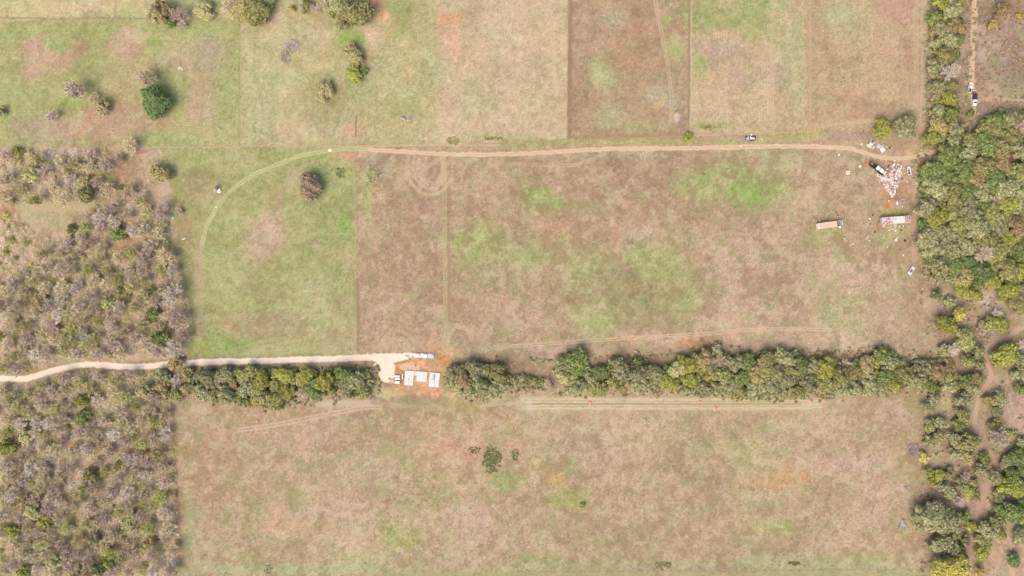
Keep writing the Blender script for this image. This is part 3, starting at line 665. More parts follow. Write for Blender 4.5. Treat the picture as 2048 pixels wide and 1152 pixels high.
# trees one can point to on their own
SOLO = [
 (311,203,26,'deep','the lone big dark green round tree in the upper left field',1.0),
 (300,159,19,'tan','thin tan leafless tree just above the big dark green round tree',1),
 (158,184,23,'mauve','pale mauve leafless tree beside the round hay ring',1),
 (206,213,15,'straw','small dull olive shrub between the hay ring and the big dark tree',1),
 (188,196,12,'tan','small thin shrub right of the mauve leafless tree by the hay ring',1),
 (107,233,13,'pale','small pale leafless shrub low in the upper left field',1),
 (2,225,10,'sage','grey-green shrub cut by the left edge beside the upper left field',1),
 (321,26,22,'rust','rusty olive tree at the left end of the top hedgerow',1),
 (338,42,13,'green','green tree close behind the rusty olive tree at the top',1),
 (361,32,22,'mauve','tall mauve leafless tree in the top hedgerow left of the tan shrub',1),
 (365,52,10,'pale','pale leafless shrub at the foot of the mauve tree at the top',1),
 (406,21,18,'straw','faint brownish shrub standing alone between the top hedgerow trees',1),
 (460,14,18,'mauve','mauve leafless tree left of the biggest rusty tree at the top edge',1),
 (484,16,26,'rust','rusty brown tree at the head of the upper field fence',1),
 (511,20,28,'olive','large olive tree at the top edge right of the upper field fence',1),
 (530,-4,18,'sage','grey-green tree cut by the top edge right of the large olive tree',1),
 (583,18,7,'yellow','small yellow bush alone at the top edge',1),
 (612,12,12,'olive','small olive bush at the top between the yellow bush and the mauve one',1),
 (630,18,11,'mauve','mauve leafless bush at the top left of the big dark olive tree',1),
 (650,8,20,'tan','tan leafless tree at the top edge left of the big dark olive tree',1),
 (665,27,9,'bright','small bright yellow-green bush at the top left of the big dark olive tree',1),
 (682,12,25,'sage','grey-green tree at the top edge touching the big dark olive tree',1),
 (688,48,15,'sage','smaller grey-green tree below the big dark olive tree at the top',1),
 (712,26,29,'olive','biggest dark olive tree at the top edge beside the orange dirt',1),
 (706,108,19,'straw','pale grey-green tree right beside the round orange dirt pit',1),
 (724,122,8,'mauve','small grey leafless bush between the pale tree and the orange dirt pit',1),
 (708,148,17,'bright','bright yellow-green tree below the round orange dirt pit',1),
 (728,142,8,'green','small green shrub right of the bright tree below the orange dirt pit',1),
 (648,181,18,'straw','round pale yellow tree alone in the upper middle field',1),
 (620,373,25,'russet','round reddish-brown bush with a yellow top alone in the green field',1),
 (322,347,20,'rust','round brown-olive tree at the edge of the green field by the wood',1),
 (262,293,17,'tan','pale round leafless tree on the fence line above the wood',1),
 (240,318,13,'mauve','grey leafless tree just below the fence line near the pale round one',1),
 (360,422,7,'mauve','little grey leafless shrub beside the blue tarp',1),
 (1764,256,17,'bright','round bright yellow-green tree above the dirt track at right',1),
 (1808,257,21,'sage','grey-green tree right of the round bright tree above the dirt track',1),
 (1377,274,10,'bright','small bright bush on the fence corner above the dirt track',1),
 (1942,227,9,'green','small green bush on the track below the two parked trucks',1),
 (1985,49,9,'yellow','dull golden bush in the brush field right of the top track',1),
 (2038,32,7,'yellow','small golden bush near the top right corner',1),
 (2002,22,18,'rust','brownish bush at the top in the brush field right of the track',1),
 (1897,750,16,'olive','',1),
 (2008,711,25,'bright','large round bright tree in the bend of the dirt path at right',1),
 (1869,1036,33,'sage','largest grey-green tree at the lower right field edge',1),
 (1900,1137,29,'yellow','large golden yellow tree at the bottom edge at right',1),
 (1926,1034,14,'green','round mid green tree right of the largest grey-green tree',1),
 (2029,1121,14,'deep','round dark green bush alone near the bottom right corner',1),
 (1990,872,23,'mauve','large mauve grey leafless tree at right below the path fork',1),
 (1913,1001,11,'pale','pale round leafless shrub above the round mid green tree at lower right',1),
 (1927,953,12,'mauve','mauve leafless shrub right of the bright pair at lower right',1),
 (1848,914,11,'yellow','golden orange bush beside the grey brush pile at the right field edge',1),
 (1165,1011,6,'bright','tiny yellow-green bush alone in the lower field',1),
 (200,1137,16,'deep','dark green tree at the bottom edge of the wood',1),
 (213,1126,13,'bright','bright yellow-green tree beside the dark green one at the bottom of the wood',1),
 (144,458,11,'deep','small dark green tree standing out in the upper wood',1),
 (1404,722,22,'rust','rounded rusty gold tree rising above the central hedgerow',1),
 (1413,757,9,'yellow','narrow vivid yellow-green tree in the central hedgerow below the rusty gold one',1),
 (1150,728,24,'green','dark green round tree at the west end of the central hedgerow',1),
 (650,762,19,'bright','round bright yellow-green tree in the hedgerow left of the gravel pad',1),
 (353,697,20,'pale','pale silvery leafless round tree right above the gravel road',1),
 (357,640,24,'mauve','large grey leafless tree at the right edge of the wood above the road',1),
 (350,590,22,'pale','',1),(328,580,17,'tan','',1),(335,515,20,'tan','',1),(322,425,20,'mauve','',1),
 (205,437,18,'pale','pale leafless tree with bleached limbs in the upper wood',1),
 (205,455,14,'mauve','',1),(96,345,16,'mauve','mauve round leafless tree in the upper left wood',1),
 (36,305,10,'bright','light green bush on the fence line at far left',1),
 (1763,709,16,'green','dark green tree on the top edge of the central hedgerow, right part',1),
 (1240,740,22,'sage','',1),
]
RIGHT = [ # px, py, r, kind
 (1873,589,12,'green'),(1925,579,17,'bright'),(1950,590,14,'bright'),(1958,570,12,'olive'),(1985,563,17,'bright'),(2016,582,20,'bright'),(2040,612,20,'olive'),(2040,575,14,'sage'),(1901,604,12,'sage'),
 (1918,628,15,'yellow'),(1890,650,18,'bright'),(1932,680,20,'olive'),(1955,702,13,'sage'),(1998,648,19,'bright'),(1976,646,14,'olive'),(1993,628,13,'pale'),(1960,660,12,'mauve'),
 (1890,700,14,'sage'),(1903,698,13,'pale'),(1934,722,15,'olive'),(1956,726,15,'olive'),(1952,757,17,'olive'),(1930,762,15,'green'),(1944,776,16,'sage'),(1898,728,12,'rust'),(1896,771,14,'sage'),
 (2042,720,16,'sage'),(2040,748,16,'sage'),(2042,778,14,'green'),(2046,690,12,'pale'),(1925,798,15,'sage'),(1926,832,15,'olive'),(1916,850,12,'green'),(1978,800,12,'rust'),(2000,800,16,'sage'),(1994,824,14,'sage'),(1990,850,14,'olive'),
 (1880,845,12,'sage'),(1860,850,12,'olive'),(1862,880,12,'sage'),(1856,815,12,'sage'),(1868,798,14,'sage'),(1876,872,12,'rust'),
 (1910,880,16,'sage'),(1935,884,19,'olive'),(1915,905,16,'sage'),(1932,910,15,'rust'),(1950,885,12,'sage'),(1968,915,12,'green'),(1962,940,14,'sage'),(1975,930,8,'rust'),(2020,868,9,'bright'),(2044,885,12,'sage'),
 (2035,915,20,'green'),(2014,925,15,'sage'),(2045,940,16,'green'),(2020,950,17,'green'),(1990,955,15,'sage'),(2008,972,16,'bright'),(2034,978,17,'bright'),(1996,990,12,'sage'),(2045,965,14,'sage'),
 (1856,944,10,'bright'),(1876,952,13,'bright'),(1864,962,10,'bright'),(1897,948,13,'sage'),(1886,972,13,'sage'),(1900,985,13,'sage'),(1935,980,15,'bright'),(1922,968,12,'sage'),(1948,965,9,'rust'),(1950,990,10,'olive'),
 (2026,1025,24,'green'),(2000,1018,16,'green'),(1992,1045,18,'olive'),(1975,1060,18,'sage'),(1966,1082,15,'olive'),(1963,1104,15,'bright'),(2000,1068,12,'bright'),(2044,1030,16,'bright'),(2040,1070,15,'sage'),(2040,1000,12,'green'),
 (1880,1084,20,'sage'),(1900,1095,16,'sage'),(1906,1070,14,'olive'),(1916,1100,14,'green'),(1925,1118,12,'sage'),(1868,1090,12,'sage'),(1942,1052,9,'bright'),(1930,1080,10,'sage'),(1958,1142,10,'yellow'),(1908,1055,12,'sage'),(1860,1000,8,'rust'),
]
for px, py, r, k, lab, _ in SOLO:
    OCC.append((px, py, r)); tree(px, py, r, k, None if lab else ('wood left of the green field' if px < 400 else 'central hedgerow'), label=lab or None)
yt = live_var(7*S, 0); r0 = TREES[[i for i, t in enumerate(TREES) if t[6] and 'yellow top' in t[6]][0]][0]
c = bpy.data.objects.new("leaf_tuft", yt[0]); col.objects.link(c); c.parent = r0
c.material_slots[0].link = 'OBJECT'; c.material_slots[0].material = LEAF['bright']; c.location = (0, 0, 6.6); c.scale = (1.6, 1.6, .8); c['label'] = "yellow-green leaf tuft"
def zr(x, y):
    if y < 700: return 'open woodland above the path bend'
    if y < 860: return 'open woodland beside the path fork'
    if y < 1000: return ('lower right field-edge thicket' if x < 1960 else 'right-edge thicket below the path fork')
    return ('bottom right field-edge thicket' if x < 1950 else 'bottom right corner clearing')
for px, py, r, k in RIGHT:
    OCC.append((px, py, r)); tree(px, py, r, k, zr(px, py))

def zb(x, y):
    return 'tree belt by top right track, ' + ('upper third' if y < 90 else 'middle third' if y < 190 else 'lower third')
fill([(1860,-8),(1930,-8),(1928,60),(1918,110),(1912,175),(1918,240),(1924,292),(1856,292),(1854,250),(1866,200),(1858,150),(1868,100),(1858,60)], zb, 6, 18,
     [('olive',3),('sage',5),('rust',1.6),('green',2),('bright',1),('pale',.15)], 150, 21, spacing=.75)
def zf(x, y):
    a = 'upper' if y < 350 else 'middle' if y < 450 else 'lower'; b = 'left' if x < 1915 else 'middle' if x < 1985 else 'right'
    return 'big right-hand forest, %s %s part' % (a, b)
fill([(1848,335),(1868,312),(1900,300),(1935,272),(1975,240),(2000,216),(2060,222),(2060,575),(1990,560),(1930,570),(1870,560),(1846,520),(1836,440),(1843,420),(1840,380)], zf, 6, 23,
     [('olive',4),('sage',7),('bright',.9),('rust',.9),('green',3),('deep',.8),('mauve',.7),('pale',.2)], 620, 22, spacing=.66,
     avoid=[(1858,305,26,12),(1880,412,26,18),(1915,408,24,14),(2020,345,11,50),(1893,522,8,16)])
def zc(x, y):
    n = int((x-890)/140); return ['beside the slabs','west part','left of centre','under the rusty gold tree','right of the rusty gold tree','right-hand third','east end'][max(0, min(6, n))]
def zh(x, y): return 'central hedgerow, '+zc(x, y)
HK = [('olive',4),('sage',8),('bright',1.4),('green',2.8),('rust',1.2),('straw',.6),('tan',.6),('pale',.3)]
fill([(896,738),(950,726),(1000,732),(1016,746),(1014,778),(965,800),(900,776)], zh, 6, 18, HK, 90, 23, spacing=.68)
fill([(1008,748),(1050,752),(1078,756),(1100,750),(1112,776),(1060,766),(1010,780)], zh, 4, 9, HK, 40, 27, spacing=.7)
fill([(1104,740),(1124,716),(1170,716),(1186,742),(1240,720),(1285,718),(1306,738),(1340,730),(1384,706),(1440,692),(1462,718),(1520,710),(1590,702),(1612,728),(1650,716),(1692,722),(1730,718),(1760,704),(1790,706),(1806,724),(1885,715),(1880,780),(1810,776),(1740,790),(1690,789),(1640,787),(1610,793),(1540,800),(1470,800),(1440,786),(1370,790),(1330,778),(1260,782),(1160,788),(1130,776)],
     zh, 5, 19, HK, 560, 28, spacing=.66)
def zl(x, y): return 'hedgerow left of gravel pad, '+('left end' if x < 480 else 'left half' if x < 570 else 'right half' if x < 665 else 'right end')
fill([(385,742),(430,736),(560,738),(700,738),(746,744),(744,765),(738,790),(700,792),(670,786),(600,800),(540,820),(490,808),(395,798)],
     zl, 6, 19, [('olive',4),('sage',6),('green',2.6),('rust',1.6),('bright',1),('mauve',.8)], 200, 24, spacing=.75)
def zt(x, y): return 'the scrub beside the gravel road bend'
fill([(300,745),(392,735),(388,790),(330,800)], lambda x, y: 'thicket at the road hedgerow left end', 8, 15, [('olive',3),('sage',2),('bright',1.6),('rust',1.5),('pale',1)], 30, 26, spacing=.7)
tree(352, 726, 13, 'rust', 'thicket at the road hedgerow left end')
# the leafless wood at left: the 290 or so largest are trees of their own, the rest is undergrowth
WOODPOLY = [
 ([(-6,300),(60,298),(120,302),(210,300),(222,330),(228,372),(215,402),(160,408),(40,412),(-6,408)], 1.0),
 ([(236,405),(232,360),(262,372),(300,380),(300,408),(330,420),(344,470),(350,520),(362,560),(376,600),(386,650),(376,700),(330,714),(220,716),(160,716),(100,730),(40,746),(-6,744),(-6,560),(60,560),(70,490),(120,480),(170,440),(180,412)], 1.0),
 ([(-6,428),(40,430),(70,470),(110,480),(60,560),(-6,560)], .5),
 ([(-6,775),(60,768),(100,752),(170,742),(260,742),(310,744),(350,780),(342,830),(344,900),(350,960),(355,1030),(362,1090),(350,1158),(-6,1158)], 1.0),
]
AV = [(262,640,13,52),(120,660,12,22),(270,489,24,12),(232,492,22,12),(265,815,10,18),(300,898,80,7),(270,325,24,18),(235,1092,20,8),(148,1030,10,22)]
wood = []
WK = [('mauve',5),('tan',6),('pale',1.4),('moss',4),('lime',.8),('straw',.6),('sage',.3),('olive',.2),('bright',.25),('rust',.25),('green',.1)]
for i, (pl, _) in enumerate(WOODPOLY):
    area = abs(sum(pl[j][0]*pl[(j+1)%len(pl)][1]-pl[(j+1)%len(pl)][0]*pl[j][1] for j in range(len(pl)))/2)
    fill(pl, None, 5.0, 15 if _ == 1 else 9, WK, int(area/90*_), 30+i, spacing=.74, avoid=AV, power=1.7, collect=wood)
# a few loose shrubs on the pink open ground of the wood
for x, y, r, k in [(50,485,9,'green'),(20,480,10,'bright'),(8,505,10,'bright'),(80,565,10,'tan'),(60,530,7,'yellow'),(22,400,10,'green'),(5,392,11,'bright'),(10,430,9,'yellow'),(8,1010,9,'bright'),(62,967,9,'bright'),(188,980,9,'bright'),(170,988,12,'deep'),(248,1078,8,'deep'),(242,1118,9,'deep'),(265,1060,8,'deep')]:
    OCC.append((x, y, r)); wood.append((x, y, r, k))
wood.sort(key=lambda t: -t[2])
def zw(x, y):
    if y < 300+115: a = 'top of left wood'
    elif y < 560: a = 'left wood above middle'
    elif y < 650: a = 'middle of left wood'
    elif y < 745: a = 'left wood above gravel road'
    elif y < 840: a = 'left wood below gravel road'
    elif y < 940: a = 'lower left wood upper band'
    elif y < 1050: a = 'lower left wood middle band'
    else: a = 'lower left wood bottom band'
    b = 'left edge' if x < 95 else 'left part' if x < 190 else 'right part' if x < 280 else 'field edge'
    return a+', '+b
BIG = 285
for x, y, r, k in [w for w in wood[:BIG] if w[3] in BARE or w[2] > 9.5]: tree(x, y, r*1.08, k, zw(x, y), group="leafless and half-leafless trees of the left wood")

LATER.sort(key=lambda t: -t[2])
n_live = sum(1 for t in TREES if t[1] not in BARE); keepn = 296-n_live; under_trees = []
for x, y, r, k, z in LATER:
    if k in BARE: tree(x, y, r, k, z)
    elif keepn > 0: tree(x, y, r, k, z); keepn -= 1
    else: under_trees.append((x, y, r, k))
print('live', sum(1 for t in TREES if t[1] not in BARE), 'bare', sum(1 for t in TREES if t[1] in BARE), 'understory', len(under_trees))
# the smaller crowns that fill the forest and hedgerows between the big ones: one mass of foliage
Vs = []; MIs = []; ukeys = list(dict.fromkeys(k for *_, k in under_trees)); R2 = random.Random(3)
for x, y, r, k in under_trees:
    me_ = live_var(r*S, R2.randrange(4))[0]; vr = near_size(r*S); sc = r*S/vr; n_ = len(me_.vertices); co = np.empty(n_*3, np.float32); me_.vertices.foreach_get('co', co); co = co.reshape(-1, 3)
    a = R2.uniform(0, 6.28); co = co@np.array([[math.cos(a), math.sin(a), 0], [-math.sin(a), math.cos(a), 0], [0, 0, 1]], np.float32)*sc
    zc = vr*.72*sc; q = P(x, y, zc); Vs.append(co+np.array([q.x, q.y, zc], np.float32)); MIs.append(np.full(n_//4, ukeys.index(k), np.int32))
if Vs:
    Vs = np.concatenate(Vs); me = bpy.data.meshes.new("understory"); nn_ = len(Vs); me.vertices.add(nn_); me.vertices.foreach_set('co', Vs.ravel())
    me.loops.add(nn_); me.loops.foreach_set('vertex_index', np.arange(nn_, dtype=np.int32)); me.polygons.add(nn_//4)
    me.polygons.foreach_set('loop_start', np.arange(0, nn_, 4, dtype=np.int32)); me.polygons.foreach_set('loop_total', np.full(nn_//4, 4, np.int32))
    for k in ukeys: me.materials.append(LEAF[k])
    me.polygons.foreach_set('material_index', np.concatenate(MIs)); me.update(calc_edges=True)
    o = bpy.data.objects.new("understory", me); col.objects.link(o); tag(o, "smaller leafy crowns filling in between the big trees of forest, belt and hedgerows", "understory", kind="stuff")

# ---- undergrowth (stuff): small shrubs of the wood, weeds along hedges
def scatter_clumps(name, pts, kind_mats, seed, label, cat, bare=False, group=None):
    R = np.random.RandomState(seed); C = []; A = []; B = []; MI = []
    mats = list(dict.fromkeys(m for *_, m in pts)); idx = {m: i for i, m in enumerate(mats)}
    for x, y, r, k in pts:
        rr = r*S; n = int(26+rr*rr*22); p0 = np.array(P(x, y, rr*.6)); p0[2] = 0
        d = unit(R.randn(n, 3)); d[:, 2] = np.abs(d[:, 2]); rad = rr*R.uniform(.25, 1.05, (n, 1))
        c = p0+d*rad*np.array([1, 1, 1.0])+np.array([0, 0, .1])
        if k in BARE:
            dd = unit(d+R.randn(n, 3)*.5); a = dd*R.uniform(.25, .7, (n, 1)); b = unit(np.cross(dd, R.randn(n, 3)*.45+np.array([0, 0, 1.0])))*.065
        else:
            nn = unit(d+R.randn(n, 3)*.5+np.array([0, 0, .6])); a = unit(np.cross(nn, R.randn(n, 3)))*R.uniform(.16, .42, (n, 1)); b = np.cross(nn, a)*.75
        C.append(c); A.append(a); B.append(b); MI.append(np.full(n, idx[k]))
    me = quads_mesh(name, np.concatenate(C), np.concatenate(A), np.concatenate(B), tri=False)
    for m in mats: me.materials.append(LEAF[m])
    me.polygons.foreach_set('material_index', np.concatenate(MI).astype(np.int32)); me.update()
    o = bpy.data.objects.new(name, me); col.objects.link(o); tag(o, label, cat, kind="stuff"); return o
under = [(x, y, r, k) for x, y, r, k in wood[BIG:]]+[w for w in wood[:BIG] if not (w[3] in BARE or w[2] > 9.5)]
R_ = random.Random(5)
for pl, _ in WOODPOLY:
    x0 = min(p[0] for p in pl); x1 = max(p[0] for p in pl); y0 = min(p[1] for p in pl); y1 = max(p[1] for p in pl)
    xs = np.array([R_.uniform(x0, x1) for _ in range(int((x1-x0)*(y1-y0)/170))]); ys = np.array([R_.uniform(y0, y1) for _ in xs])
    ok = poly_sdf(xs, ys, pl) < 2
    for x, y in zip(xs[ok], ys[ok]):
        if any(((x-a)/c)**2+((y-b)/d)**2 < .8 for a, b, c, d in AV): continue
        if vnoise(np.array([x]), np.array([y]), 26, 5)[0] > -.15: under.append((x, y, R_.uniform(2, 5), R_.choices(['tan','mauve','moss','lime','russet'], [5,5,4,1,1])[0]))
scatter_clumps("scrub_undergrowth", under, None, 3, "low grey and olive scrub filling the gaps between the trees of the left wood", "undergrowth")
edge = []
for pl in LITTER:
    n = len(pl)
    for i in range(n):
        a, b = pl[i], pl[(i+1) % n]; L = math.hypot(b[0]-a[0], b[1]-a[1])
        for _ in range(int(L/3.2)):
            t = R_.random(); edge.append((a[0]+(b[0]-a[0])*t+R_.gauss(0, 5), a[1]+(b[1]-a[1])*t+R_.gauss(0, 5), R_.uniform(1.5, 4), R_.choices(['rust','sage','olive','tan'], [3,4,3,3])[0]))
for _ in range(1500):
    x = R_.uniform(1842, 2060); y = R_.uniform(540, 1160)
    if fbm(np.array([x]), np.array([y]), 40, 5, 2)[0] > .05 and min(line_dist(np.array([x]), np.array([y]), [(q[0], q[1]) for q in T])[0] for T in (TRAIL1, TRAIL2)) > 9:
        edge.append((x, y, R_.uniform(1.2, 3.4), R_.choices(['rust','sage','olive','tan','mauve'], [2,4,2,4,2])[0]))
for _ in range(260):
    x = R_.uniform(1950, 2060); y = R_.uniform(0, 225); edge.append((x, y, R_.uniform(1, 3.4), R_.choices(['rust','russet','olive'], [3,5,1])[0]))
scatter_clumps("edge_weeds", edge, None, 4, "low weeds and brush along the hedgerows, tree belt and right-hand clearings", "weeds")

# ---- dry grass tussocks over the fields (stuff)
R = np.random.RandomState(9); n = 90000
tx = R.uniform(-20, 2068, n); ty = R.uniform(-20, 1172, n)
dens = .5+.9*fbm(tx.astype(np.float32), ty.astype(np.float32), 60, 6, 3) + .35*((tx > 715) & (ty > 300))
keep = R.rand(n) < np.clip(dens, .08, 1)
for ln_ in (GRAVEL, TRACK, RTRACK): keep &= line_dist(tx, ty, [(a[0], a[1]) for a in ln_]) > 8
keep &= ~((tx > 740) & (tx < 905) & (ty > 700) & (ty < 790))
tx = tx[keep]; ty = ty[keep]; n = len(tx); k = 3
X = np.repeat((tx-CX)*S, k); Y = np.repeat((CY-ty)*S, k); m_ = n*k
hgt = R.uniform(.05, .22, m_); C = np.stack([X+R.randn(m_)*.16, Y+R.randn(m_)*.16, hgt*.6], -1)
a_ = R.uniform(0, 6.28, m_); A = np.stack([np.cos(a_), np.sin(a_), R.uniform(.1, .7, m_)], -1)*R.uniform(.14, .34, (m_, 1)); B = np.stack([-np.sin(a_), np.cos(a_), 0*a_], -1)*R.uniform(.05, .11, (m_, 1))
me = quads_mesh("dry_grass", C, A, B)
base_c = np.repeat(ground_color(tx.astype(np.float32), ty.astype(np.float32)), k, 0)
pick = np.repeat(R.choice(4, n, p=[.4, .28, .2, .12]), k)
offs = np.array([[16, 14, 10], [-22, -20, -16], [-6, 4, -8], [-36, -34, -26]])[pick]
cc = np.ones((m_, 4, 4), np.float32); cc[:, :, :3] = (srgb2lin(base_c+offs+R.randn(m_, 1)*5)*ALB)[:, None, :]
at = me.color_attributes.new("cover", 'FLOAT_COLOR', 'POINT'); at.data.foreach_set('color', cc.ravel())
mg = bpy.data.materials.new("grass_blades"); mg.use_nodes = True; b_ = mg.node_tree.nodes["Principled BSDF"]; b_.inputs["Roughness"].default_value = .9
an = mg.node_tree.nodes.new("ShaderNodeAttribute"); an.attribute_name = "cover"; mg.node_tree.links.new(an.outputs["Color"], b_.inputs["Base Color"])
me.materials.append(mg); o = bpy.data.objects.new("dry_grass", me); col.objects.link(o); tag(o, "tufts of dry straw and green grass spread over all the fields", "grass", kind="stuff")

# ---- labels for the trees: colour, kind, place, and rank only where the rest is shared
ORD = ['first','second','third','fourth','fifth','sixth','seventh','eighth','ninth','tenth','eleventh','twelfth','thirteenth','fourteenth','fifteenth','sixteenth','seventeenth','eighteenth','nineteenth','twentieth','twenty-first','twenty-second','twenty-third','twenty-fourth','twenty-fifth','twenty-sixth','twenty-seventh','twenty-eighth','twenty-ninth','thirtieth']
GR = {}
for t in TREES:
    root, kind, px, py, rp, zone, label, group = t
    if label: tag(root, label, "tree" if rp > 9 else "bush", group)
    else: GR.setdefault((zone, kind), []).append(t)
for (zone, kind), L_ in GR.items():
    L_.sort(key=lambda t: t[2]); typ = 'leafless tree' if kind in BARE else 'leafy tree'
    g = "trees of " + zone.split(',')[0]
    for i, t in enumerate(L_):
        lab = (("only %s %s, %s" % (COLNAME[kind], typ, zone)) if len(L_) == 1 else
               ("%s %s %s from left, %s" % (ORD[i], COLNAME[kind], typ, zone)))
        tag(t[0], lab, "tree", t[7] or g)
print("TREES", len(TREES), "wood", len(wood), "maxlabel", max(len(t[0]['label'].split()) for t in TREES), 'maxgroup', max(len(v) for v in GR.values()))

# ------------------------------------------------------------------ man-made things
W8 = mat("white_paint", (244,242,238), .45, .08, 2.0, c2=(226,220,214), mixs=(.5,.75), k=.7)
WD = mat("weathered_white", (236,230,224), .6, .12, 1.6, c2=(200,190,180), mixs=(.45,.7), k=.62)
M_rustroof = mat("rust_streaked_roof", (236,226,224), .6, .16, 1.1, c2=(178,104,98), mixs=(.44,.56), k=.62)
M_rustdark = mat("rusty_roof", (190,120,114), .7, .2, 1.3, c2=(228,204,200), mixs=(.5,.64), k=.58)
M_peach = mat("faded_orange_roof", (238,190,160), .65, .12, 1.2, c2=(220,130,104), mixs=(.5,.7), k=.6)
M_peachl = mat("pale_roof_seam", (250,226,204), .6, .08, 2, k=.68)
M_sidw = mat("siding_grey_white", (214,208,202), .7, .1, 2, k=.55)
M_dark = mat("dark_metal", (66,62,66), .6, .2, 2)
M_black = mat("black_rubber", (48,46,46), .8, .2, 4)
M_grey = mat("grey_interior", (134,128,134), .8, .35, 2.2, c2=(92,88,94), mixs=(.45,.6))
M_glass = mat("dark_glass", (52,62,74), .12, .05, 1, spec=.6)
M_rust = mat("rust_brown", (160,110,90), .8, .25, 3)
M_wood = mat("raw_lumber", (232,206,172), .75, .12, 4, c2=(206,176,140))
M_conc = mat("pale_concrete", (246,243,238), .85, .07, .9, c2=(222,218,212), mixs=(.42,.62), k=.58)
M_concp = mat("pink_concrete", (240,216,200), .85, .08, 1.5, k=.62)
M_form = mat("form_board", (226,196,168), .8, .12, 3)
M_pipe = mat("grey_pipe", (128,126,132), .6, .1, 3)
M_blue = mat("blue_tarp", (116,146,186), .6, .15, 3)
M_wrap = mat("bluish_wrap", (176,180,214), .5, .12, 2)
M_lil = mat("pale_blue_sheet", (206,216,222), .5, .14, 2.2, c2=(176,188,194), mixs=(.5,.65), k=.6)
M_teal = mat("teal_plastic", (104,150,150), .5, .1, 3)
M_clay = mat("orange_clay", (234,176,138), .95, .12, 2.5, c2=(216,150,112), bump=.1)
M_ash = mat("dark_ash", (96,84,84), .95, .3, 3, c2=(140,120,114), bump=.08)
M_hay = mat("old_hay", (206,184,150), .9, .15, 4)
M_brush = leafmat("brush_sticks", (206,188,178), (160,142,134), (232,218,208))
M_green = mat("olive_canvas", (128,130,110), .8, .15, 3)
def thing(name, px, py, rz_deg, label, cat, z=0.0, group=None):
    p = P(px, py, z); p.z = 0; return tag(empty(name, p, math.radians(rz_deg)), label, cat, group)
def one(mb, name, mats, px, py, rz_deg, label, cat, group=None, z=0.0, kind=None):
    p = P(px, py, z); p.z = 0; o = mb.build(name, mats, None, p, math.radians(rz_deg)); return tag(o, label, cat, group, kind)

# --- the long rust-streaked mobile home
t = thing("mobile_home", 1793, 440, 3.9, "long white mobile home with a rust-streaked ribbed roof beside the right forest edge", "mobile home", 3.1)
Lh, Wh = 14.9, 3.6; m = MB(); m.box((0,0,1.75), (Lh-.1, Wh-.1, 2.3)); m.build("wall", M_sidw, t)
m = MB(); m.box((0,0,.38), (Lh-.6, Wh-.8, .42)); m.build("chassis", M_dark, t)
m = MB(); n = 15; rr = random.Random(2)
for i in range(n):
    x0 = -Lh/2+Lh*i/n; w = Lh/n
    m.mi = 0 if 6 <= i <= 10 else (2 if i in (2,3,12,13) else 1)
    if 6 <= i <= 10: m.mi = 0
    for s in (-1, 1): m.box((x0+w/2, s*Wh/4, 3.0-.0), (w-.12, Wh/2, .07), rx=-s*.06)
    m.mi = 0; m.box((x0+.02, 0, 3.02), (.14, Wh+.02, .12))
m.mi = 0; m.box((0, Wh/2+.02, 2.93), (Lh+.1, .12, .12)); m.box((0, -Wh/2-.02, 2.93), (Lh+.1, .12, .12)); m.box((Lh/2+.03, 0, 2.93), (.12, Wh, .12)); m.box((-Lh/2-.03, 0, 2.93), (.12, Wh, .12))
rf = m.build("roof", [WD, M_rustroof, M_rustdark], t)
m = MB(); m.box((-.4, .4, 3.2), (.4, .4, .34), bev=.04); m.build("roof_vent", M_dark, rf)
m = MB(); m.box((5.5, .6, 3.16), (.35, .5, .2), bev=.04); m.build("roof_vent", M_rust, rf)
for x in (-5.2, -2.6, 3.4, 5.8):
    m = MB(); m.box((x, -Wh/2-.02+.02, 1.95), (1.0, .1, .8)); w_ = m.build("window", W8, t)
    m = MB(); m.box((x, -Wh/2-.06+.02, 1.95), (.84, .04, .64)); m.build("pane", M_glass, w_)
m = MB(); m.box((.6, -Wh/2, 1.6), (.9, .08, 1.95)); d_ = m.build("door", WD, t)
m = MB(); m.box((.25, -Wh/2-.06, 1.55), (.08, .05, .12)); m.build("handle", M_dark, d_)
m = MB(); m.box((.5, -Wh/2-.8, .55), (1.6, 1.3, .08))
for i in range(3): m.box((.5, -Wh/2-1.85-.28*i, .4-.16*i), (1.0, .28, .06))
for x in (-.35, 1.35):
    for y in (-.3, -1.6): m.box((x, -Wh/2+y, .28), (.09, .09, .52))
m.build("porch", M_sidw, t)
m = MB(); 
for x in (-.25, .25, .75, 1.25): m.box((x, -Wh/2-1.4, 1.0), (.06, .06, .85))
m.box((.5, -Wh/2-1.4, 1.42), (1.6, .07, .06)); m.build("railing", W8, t)
m = MB(); m.box((-Lh/2-.7, 0, .45), (1.5, .12, .12), rz=.4); m.box((-Lh/2-.7, 0, .47), (1.5, .12, .12), rz=-.4); m.build("tow_hitch", M_dark, t)

